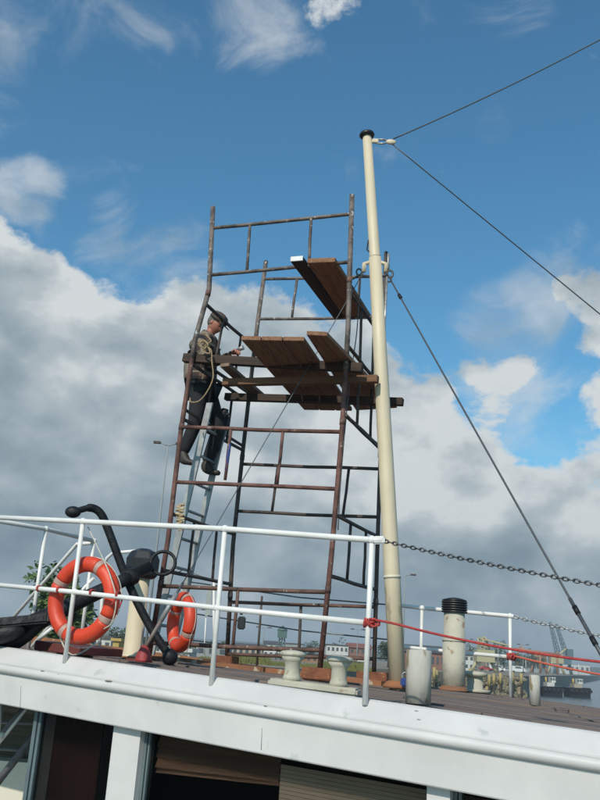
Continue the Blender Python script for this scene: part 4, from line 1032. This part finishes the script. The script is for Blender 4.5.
building(263, 279, 220, 640.5, BW, 'white gabled building left of the green light tower', wins=3, floors=2, roof=BR, pitched=.2)
building(283, 302, 240, 644, BG, 'long grey hall between green light tower and front right scaffold leg', wins=6, roof=BR)
building(326, 348, 210, 645.5, BW, 'white block with two rows of windows right of the front right scaffold leg', wins=5, floors=2, roof=BR)
building(349, 371, 230, 643, BB, 'red brick building left of the rear right scaffold leg', wins=4, floors=2, roof=BRR, pitched=.25)
building(401, 445, 170, 644.5, BB, 'low brick warehouse with dark pitched roof between mast and exhaust pipe', wins=9, roof=BR, pitched=.32)
building(464, 474, 230, 650, BW, 'small white house right of the exhaust pipe', wins=2, floors=2, roof=BRR, pitched=.25)
building(486, 500, 300, 655.5, BT, 'low tan shed in front of the trees right of the yellow crane', wins=4, roof=BR)
building(522, 540, 520, 661, BG, 'grey quay hall behind the tugs', wins=5, roof=BR)
building(560, 590, 900, 664.5, BW, 'pale long hall on the far shore at right', wins=6, roof=BR, depth=30)
building(300, 318, 150, 656, mat('far_wall_rust', (.30, .16, .09), None, 1, .9), 'low rust brown shed left of the front right scaffold leg', wins=3, roof=BR, depth=6)
building(176, 190, 60, 652, BW, 'white covered boat shed behind the smaller lifebuoy', wins=2, roof=BW, depth=5)
# light tower, cranes
def lattice(bb, p0, p1, w_, r=.09, n=8):
    p0, p1 = V(p0), V(p1); d_ = (p1-p0).normalized(); x = d_.orthogonal().normalized()*w_/2; y = d_.cross(x)
    cs = [x+y, x-y, -x-y, -x+y]
    for c0_ in cs: bb.tube([p0+c0_, p1+c0_*.5], r, 5)
    for k in range(n):
        t0, t1_ = k/n, (k+1)/n
        for i in range(4):
            f0, f1 = 1-.5*t0, 1-.5*t1_
            bb.tube([p0.lerp(p1, t0)+cs[i]*f0, p0.lerp(p1, t1_)+cs[(i+1) % 4]*f1], r*.7, 4)
    return bb
GRN = mat('far_green', (.07, .13, .12)); YEL = mat('crane_yellow', (.42, .38, .22)); ORN = mat('far_orange', (.36, .17, .09)); TEAL = mat('crane_teal', (.08, .14, .16))
p = col(281, 160, QZ); tw = thing('light_tower', 'dark green navigation light tower among the quay buildings behind the bollards', 'tower', p)
ztp = vz(281, 629, p); lattice(B(), p, (p.x, p.y, ztp-1.5), 1.3, .08, 6).build('frame', GRN, tw)
B().box((p.x, p.y, ztp-.9), (1.7, 1.7, 1.2)).build('lantern_room', GRN, tw); B().lathe((p.x, p.y, ztp-.3), [(1.0, 0), (.8, .3), (.1, .9)], 10).build('roof', GRN, tw)
def lamp_mast(px, ptop, d, label, arms=2, r=.12):
    p = col(px, d, QZ); q = plane(px, ptop, p, (0, 1, 0)); t_ = thing('lamp_mast', label, 'lamp post', p); top_ = V((q.x, p.y, q.z)); base_ = V((q.x, p.y, QZ))
    t_.location = base_
    B().tube([base_, top_], [r, r*.5], 8).build('pole', BG, t_)
    for s_ in ((-1, 1) if arms == 2 else (1,)):
        B().tube([top_, top_+V((s_*r*6, 0, .15))], r*.4, 6).build('arm', BG, t_); B().box(top_+V((s_*r*8, 0, .15)), (r*5, r*3, r*1.5)).build('lamp_head', M_DARKT, t_)
lamp_mast(168, 446, 42, 'tall twin headed lamp mast behind the left side of the scaffold', r=.07)
for px, tp, d, lb in ((405, 576, 75, 'single lamp post close right of the mast'), (196, 640-30, 130, 'thin lamp post left of the second railing post'), (264, 628, 190, 'thin lamp post left of the green light tower'), (498, 646, 200, 'thin lamp post by the near end railing post on the right'), (523, 645, 260, 'thin lamp post right of the far railing post'), (476, 640, 260, 'thin lamp post beside the yellow crane'), (358, 630, 200, 'thin lamp post above the red brick building')):
    lamp_mast(px, tp, d, lb, 1 if px == 405 else 2, .09 if d < 100 else .16)
# second gull shaped lamp heads seen small and dark in the sky at right are lamp clusters on a high mast
p = col(484, 210, QZ); ck = thing('quay_crane', 'cream yellow portal crane right of the exhaust pipe', 'crane', p)
def cz(py): return vz(484, py, p)
for sx in (-3, 3): B().tube([p+V((sx, 0, 0)), V((p.x+sx*.6, p.y, cz(662)))], .45, 6).build('leg', YEL, ck)
B().box((p.x, p.y, (cz(662)+cz(650))/2), (4.2, 4, cz(650)-cz(662))).build('cabin', YEL, ck)
lattice(B(), (p.x, p.y, cz(650)), (p.x-.6, p.y, cz(637)), 2.2, .2, 4).build('tower', YEL, ck)
B().tube([V((p.x-.6, p.y, cz(639))), V((p.x+6, p.y-3, cz(645)))], .25, 6).build('jib', YEL, ck)
for i, (px, lb) in enumerate(((539, 'orange legged portal crane, left of the teal crane behind the tugs'), (556, 'yellow portal crane directly right of the first tug'))):
    p = col(px, 420, QZ); ck = thing('quay_crane', lb, 'crane', p); mm = (ORN, YEL)[i]
    for sx in (-4, 4): B().tube([p+V((sx, 0, 0)), V((p.x+sx*.5, p.y, vz(px, 662, p)))], .6, 6).build('leg', mm, ck)
    B().box((p.x, p.y, vz(px, 659, p)), (6, 5, 4)).build('cabin', mm, ck); B().tube([V((p.x, p.y, vz(px, 658, p))), V((p.x+(-9, 5)[i], p.y, vz(px, 648, p)))], .5, 6).build('jib', mm, ck)
p = col(526, 380, QZ); gt = thing('gantry', 'flat orange gantry beam between the far railing post and the teal crane', 'gantry', p)
B().tube([plane(515, 649, p, (0, 1, 0)), plane(560, 655, p, (0, 1, 0))], .7, 6).build('beam', ORN, gt)
for px in (518, 540, 557): q = plane(px, 652, p, (0, 1, 0)); B().tube([q, V((q.x, q.y, QZ))], .45, 6).build('leg', ORN, gt)
p = col(563, 520, QZ); ck = thing('quay_crane', 'tall teal crane with two steep jibs at the right', 'crane', p)
for sx in (-5, 5): B().tube([p+V((sx, 0, 0)), V((p.x+sx*.7, p.y, vz(563, 662, p)))], .9, 6).build('leg', TEAL, ck)
B().box((p.x, p.y, vz(563, 660, p)), (8, 7, 5)).build('cabin', TEAL, ck)
lattice(B(), (p.x-2, p.y, vz(563, 659, p)), plane(550, 622, p, (0, 1, 0)), 2.4, .2, 8).build('jib', TEAL, ck)
lattice(B(), (p.x+3, p.y, vz(563, 659, p)), plane(556, 624, p, (0, 1, 0)), 2.2, .2, 8).build('jib', TEAL, ck)
B().box((p.x+4, p.y, vz(563, 654, p)), (3.5, 4, 6)).build('counterweight', TEAL, ck)
# yellow fender piles along the quay wall
BYD = mat('worn_yellow', (.42, .32, .11), (.30, .24, .12), 1.5, .85); rr_ = random.Random(11); proto = None; nP = 16
for k in range(nP):
    px = 401+ (521-401)*k/(nP-1); t_ = (px-372)/(520-372); d = 120+30*t_-4.2
    p = col(px, d, 0)+V((rr_.uniform(-.8, .8), 0, rr_.uniform(-.5, .3)))
    if proto is None:
        proto = thing('fender_pile', '', 'pile', p, 'yellow topped fender piles along the quay wall')
        B().tube([p+V((0, 0, -.5)), p+V((0, 0, 2.7))], .16, 8).build('post', M_WOODD, proto)
        B().tube([p+V((0, 0, 2.701)), p+V((0, 0, 4.4))], .24, 8).build('yellow_top', BYD, proto)
        r0 = proto; ch = list(proto.children)
        if True: o = proto
    else:
        o = r0.copy(); COL.objects.link(o); o.location = p
        for c0_ in ch: n_ = c0_.copy(); COL.objects.link(n_); n_.parent = o
    o['label'] = 'yellow topped fender pile in the row along the quay wall behind the exhaust pipe'
# stone bank at the foot of the quay wall
rr = random.Random(21); bb = B()
for k in range(420):
    px = rr.uniform(395, 524); t_ = (px-372)/(520-372); h_ = rr.random(); p = col(px, 120+30*t_-.6-3.0*(1-h_), .1+3.5*h_)
    bb.ball(p, rr.uniform(.3, .75), 1, (rr.uniform(.8, 1.5), 1, rr.uniform(.5, .9)))
for v_ in bb.b.verts: v_.co += V((rr.uniform(-.1, .1), rr.uniform(-.1, .1), rr.uniform(-.1, .1)))
for f_ in bb.b.faces: f_.smooth = False
tag(bb.build('stone_bank', mat('bank_stone', (.30, .25, .16), (.16, .13, .085), .5, .95, c3=(.36, .30, .10), t3=.6)), kind='stuff')
# vehicles on the quay
M_TYRE = mat('tyre', (.02, .02, .02), None, 5, .9)
def vehicle(px, d, m, label, ln=4.6, hh=1.5, name='parked_car', cat='car', van=False):
    p = col(px, d, QZ); t_ = thing(name, label, cat, p); H = 2.1 if van else hh
    prof = [(-ln/2, .35), (-ln/2, H*.55 if not van else H*.95), (-ln*.38, H*.62 if not van else H), (-ln*.25, H), (ln*.12 if not van else ln*.28, H), (ln*.27 if not van else ln*.38, H*.62), (ln/2, H*.52), (ln/2, .35)]
    B().hexa([p+V((x, -.85, z)) for x, z in prof], [p+V((x, .85, z)) for x, z in prof]).build('body', m, t_, bevel=.06)
    B().hexa([p+V((x, -.87, z)) for x, z in [(-ln*.22, H*.65), (-ln*.20, H*.92), (ln*.1, H*.92), (ln*.22, H*.65)]], [p+V((x, -.84, z)) for x, z in [(-ln*.22, H*.65), (-ln*.20, H*.92), (ln*.1, H*.92), (ln*.22, H*.65)]]).build('side_window', M_PANE, t_)
    for sx in (-.31, .31):
        for sy in (-.8, .8): B().tube([p+V((sx*ln, sy-.1, .34)), p+V((sx*ln, sy+.1, .34))], .34, 12).build('wheel', M_TYRE, t_)
BC = mat('car_white', (.7, .7, .7), None, 1, .3); BD = mat('car_dark', (.05, .06, .08), None, 1, .3); BRd = mat('car_red', (.4, .04, .03), None, 1, .3); BSv = mat('car_silver', (.4, .42, .43), None, 1, .3)
for px, d, m, lb, van in ((x_[0], x_[1]+(130 if x_[0] > 400 else 110), *x_[2:]) for x_ in ((518, 160, BC, 'white van parked at the quay corner left of the first tug', True), (497, 162, BC, 'white van parked behind the far railing post', True), (507, 175, BSv, 'silver car parked between two white vans', False), (433, 150, BSv, 'silver car parked left of the exhaust pipe', False), (410, 145, BD, 'dark car parked right of the mast foot', False), (468, 155, BC, 'white car parked right of the exhaust pipe', False), (486, 158, BRd, 'red car parked under the yellow crane', False), (255, 115, BD, 'dark car parked in front of the tan warehouse', False), (268, 112, BC, 'white car parked right of a dark car in front of the tan warehouse', False), (300, 118, BSv, 'silver car parked behind the double bollard', False), (360, 118, BC, 'white car parked in front of the brick building behind the railing post', False), (205, 90, BC, 'white van parked behind the grey panel stand', True), (112, 70, BSv, 'silver car parked left of the cream ventilator', False))):
    vehicle(px, d, m, lb, van=van, name='parked_van' if van else 'parked_car', cat='van' if van else 'car', ln=5.2 if van else 4.5)
# tugs
for px, d, w_, lb, hc in ((524, 190, 4.6, 'black hulled tug nearest the quay corner, left of the small white deck post', BW), (550, 192, 4.7, 'black hulled tug with white wheelhouse just right of the small white deck post', BW), (577, 198, 5.2, 'black hulled tug farthest right by the open water', BT)):
    p = col(px, d, 0); tg = thing('tug', lb, 'tug', p)
    lo = [(-w_*.46, -2), (w_*.40, -2.2), (w_*.44, 0), (w_*.40, 2.2), (-w_*.46, 2)]; hi = [(-w_*.5, -2.4), (w_*.42, -2.5), (w_*.53, 0), (w_*.42, 2.5), (-w_*.5, 2.4)]
    B().hexa([p+V((x, y, -.5)) for x, y in lo], [p+V((x, y, 1.9+.35*max(0, x/w_))) for x, y in hi]).build('hull', M_BLACKP, tg, bevel=.08)
    B().box(p+V((-.3, 0, 2.3)), (w_*.34, 3, .9)).build('deckhouse', hc, tg, bevel=.05)
    B().box(p+V((.4, 0, 3.3)), (w_*.2, 2.4, 1.1)).build('wheelhouse', BW, tg, bevel=.05)
    for k in range(3): B().box(p+V((.4+(k-1)*.5, -1.21, 3.45)), (.36, .04, .45)).build('window', M_PANE, tg)
    B().tube([p+V((-.9, 0, 2.7)), p+V((-.9, 0, 3.8))], .22, 10).build('funnel', BRd if px == 551 else BY, tg)
    B().tube([p+V((.4, 0, 4.5)), p+V((.4, 0, 7.0))], .07, 6).build('mast', BW, tg)
    for k in range(5): B().tube([p+V((-w_*.4+k*w_*.2, -2.5, 1.35)), p+V((-w_*.4+k*w_*.2, -2.72, 1.35))], .35, 10).build('tyre', M_TYRE, tg)
# bushes and trees with leaf-sized faces
def leaf_cloud(rr, c0_, rad, n_, sz, squash=.9):
    vs, fs = [], []
    clumps = [(V((rr.gauss(0, .45), rr.gauss(0, .45), rr.gauss(0, .42))), rr.uniform(.25, .5)) for _ in range(max(6, int(n_/60)))]
    for i in range(n_):
        q, cr_ = rr.choice(clumps); v = V((rr.gauss(0, 1), rr.gauss(0, 1), rr.gauss(0, 1))); v = q+v.normalized()*cr_*rr.uniform(.6, 1)
        p = c0_+V((v.x*rad, v.y*rad, v.z*rad*squash)); s_ = sz*rr.uniform(.6, 1.4)
        a = V((rr.gauss(0, 1), rr.gauss(0, 1), rr.gauss(0, .6))).normalized(); b_ = a.orthogonal().normalized(); k = len(vs)
        vs += [p-a*s_, p+b_*s_*.45, p+a*s_, p-b_*s_*.45]; fs.append((k, k+1, k+2, k+3))
    return vs, fs
M_LF = mat('leaf_green', (.045, .085, .022), (.09, .13, .035), 1.5, .6)
M_LF2 = mat('leaf_dark', (.03, .055, .02), (.06, .085, .03), 1.0, .6)
def tree(px, d, ptop, wpx, label, n_=1600, m=None, seed=0, trunk=True, name='tree', cat='tree', sz=None):
    rr = random.Random(seed+px); p = col(px, d, QZ); ht_ = vz(px, ptop, p)-QZ; rad = wpx/FPX*d/2
    t_ = thing(name, label, cat, p); cz_ = QZ+ht_*(.58 if trunk else .45); vr = ht_*(.42 if trunk else .5)
    if trunk:
        B().tube([p, p+V((rad*.05, 0, ht_*.3)), p+V((0, 0, ht_*.6)), p+V((rad*.1, 0, ht_*.85))], [ht_*.03, ht_*.024, ht_*.014, ht_*.005], 8).build('trunk', M_BARK, t_)
        for k in range(5):
            a = k*1.3+rr.random(); s_ = p+V((0, 0, ht_*(.32+.08*k))); B().tube([s_, s_+V((math.cos(a)*rad*.6, math.sin(a)*rad*.6, ht_*.2))], [ht_*.011, ht_*.003], 6).build('limb', M_BARK, t_)
    vs, fs = leaf_cloud(rr, V((p.x, p.y, cz_)), rad, n_, sz or rad*.09, vr/rad*.95)
    me = bpy.data.meshes.new('crown'); me.from_pydata([v-p for v in vs], [], fs); link('crown', me, m or M_LF, t_)
tree(60, 38, 570, 52, 'green tree behind the large lifebuoy and slanting handrails', 5200, sz=.16)
for px, d, tp, w_, lb in ((92, 95, 629, 26, 'rounded dark tree behind the right edge of the large lifebuoy'), (116, 120, 627, 26, 'tree behind the yellow container'), (153, 130, 636, 26, 'low tree behind the ladder foot'), (181, 150, 639, 26, 'low tree behind the smaller lifebuoy'), (219, 150, 641, 24, 'low tree between second railing post and rear left leg'), (338, 260, 641, 16, 'small dark tree right of the front right scaffold leg'), (388, 150, 636, 26, 'dark bushy tree just left of the mast foot'), (470, 260, 642, 16, 'tree just left of the yellow crane'), (497, 250, 640, 19, 'tree just right of the yellow crane'), (515, 330, 651, 22, 'tree behind the far railing post'), (533, 400, 652, 20, 'tree behind the orange gantry'), (455, 300, 648, 20, 'tree behind the exhaust pipe'), (32, 100, 630, 30, 'tree at far left behind the slanting handrails'), (310, 300, 643, 18, 'small tree left of the front right leg behind the grey hall')):
    tree(px, d, tp, w_, lb, 1100, M_LF2, 5)
# weeds at the quay edge behind the ship
rr = random.Random(3)
vs, fs = [], []
for k in range(2600):
    px = rr.uniform(200, 372); d = 82+rr.random()**2*20; p = col(px, d, QZ); h = rr.uniform(.3, 1)*(1.0 if abs(px-345) < 22 or abs(px-252) < 18 else .4)
    x = rr.uniform(-.12, .12); i = len(vs); w_ = rr.uniform(.03, .09)
    vs += [(p.x-w_, p.y, QZ-.05), (p.x+w_, p.y, QZ-.05), (p.x+x*3, p.y+x, QZ+h)]; fs.append((i, i+1, i+2))
me = bpy.data.meshes.new('weeds'); me.from_pydata(vs, [], fs); tag(link('weeds', me, mat('weed_green', (.16, .15, .04), (.09, .11, .03), .6, .9)), kind='stuff')

# ------------------------------------------------------------------ harbour haze: one closed even volume round camera and scene
hzb = B(); hzb.box((450, 3340, 44), (10200, 7350, 92)); ho_ = hzb.build('haze', None)
mh = bpy.data.materials.new('haze'); mh.use_nodes = True; th_ = mh.node_tree; th_.nodes.clear()
pv = th_.nodes.new('ShaderNodeVolumePrincipled'); pv.inputs['Density'].default_value = .0005; pv.inputs['Color'].default_value = (.80, .88, .95, 1); pv.inputs['Anisotropy'].default_value = .1
om = th_.nodes.new('ShaderNodeOutputMaterial'); th_.links.new(pv.outputs[0], om.inputs['Volume']); ho_.data.materials.append(mh); tag(ho_, kind='stuff')
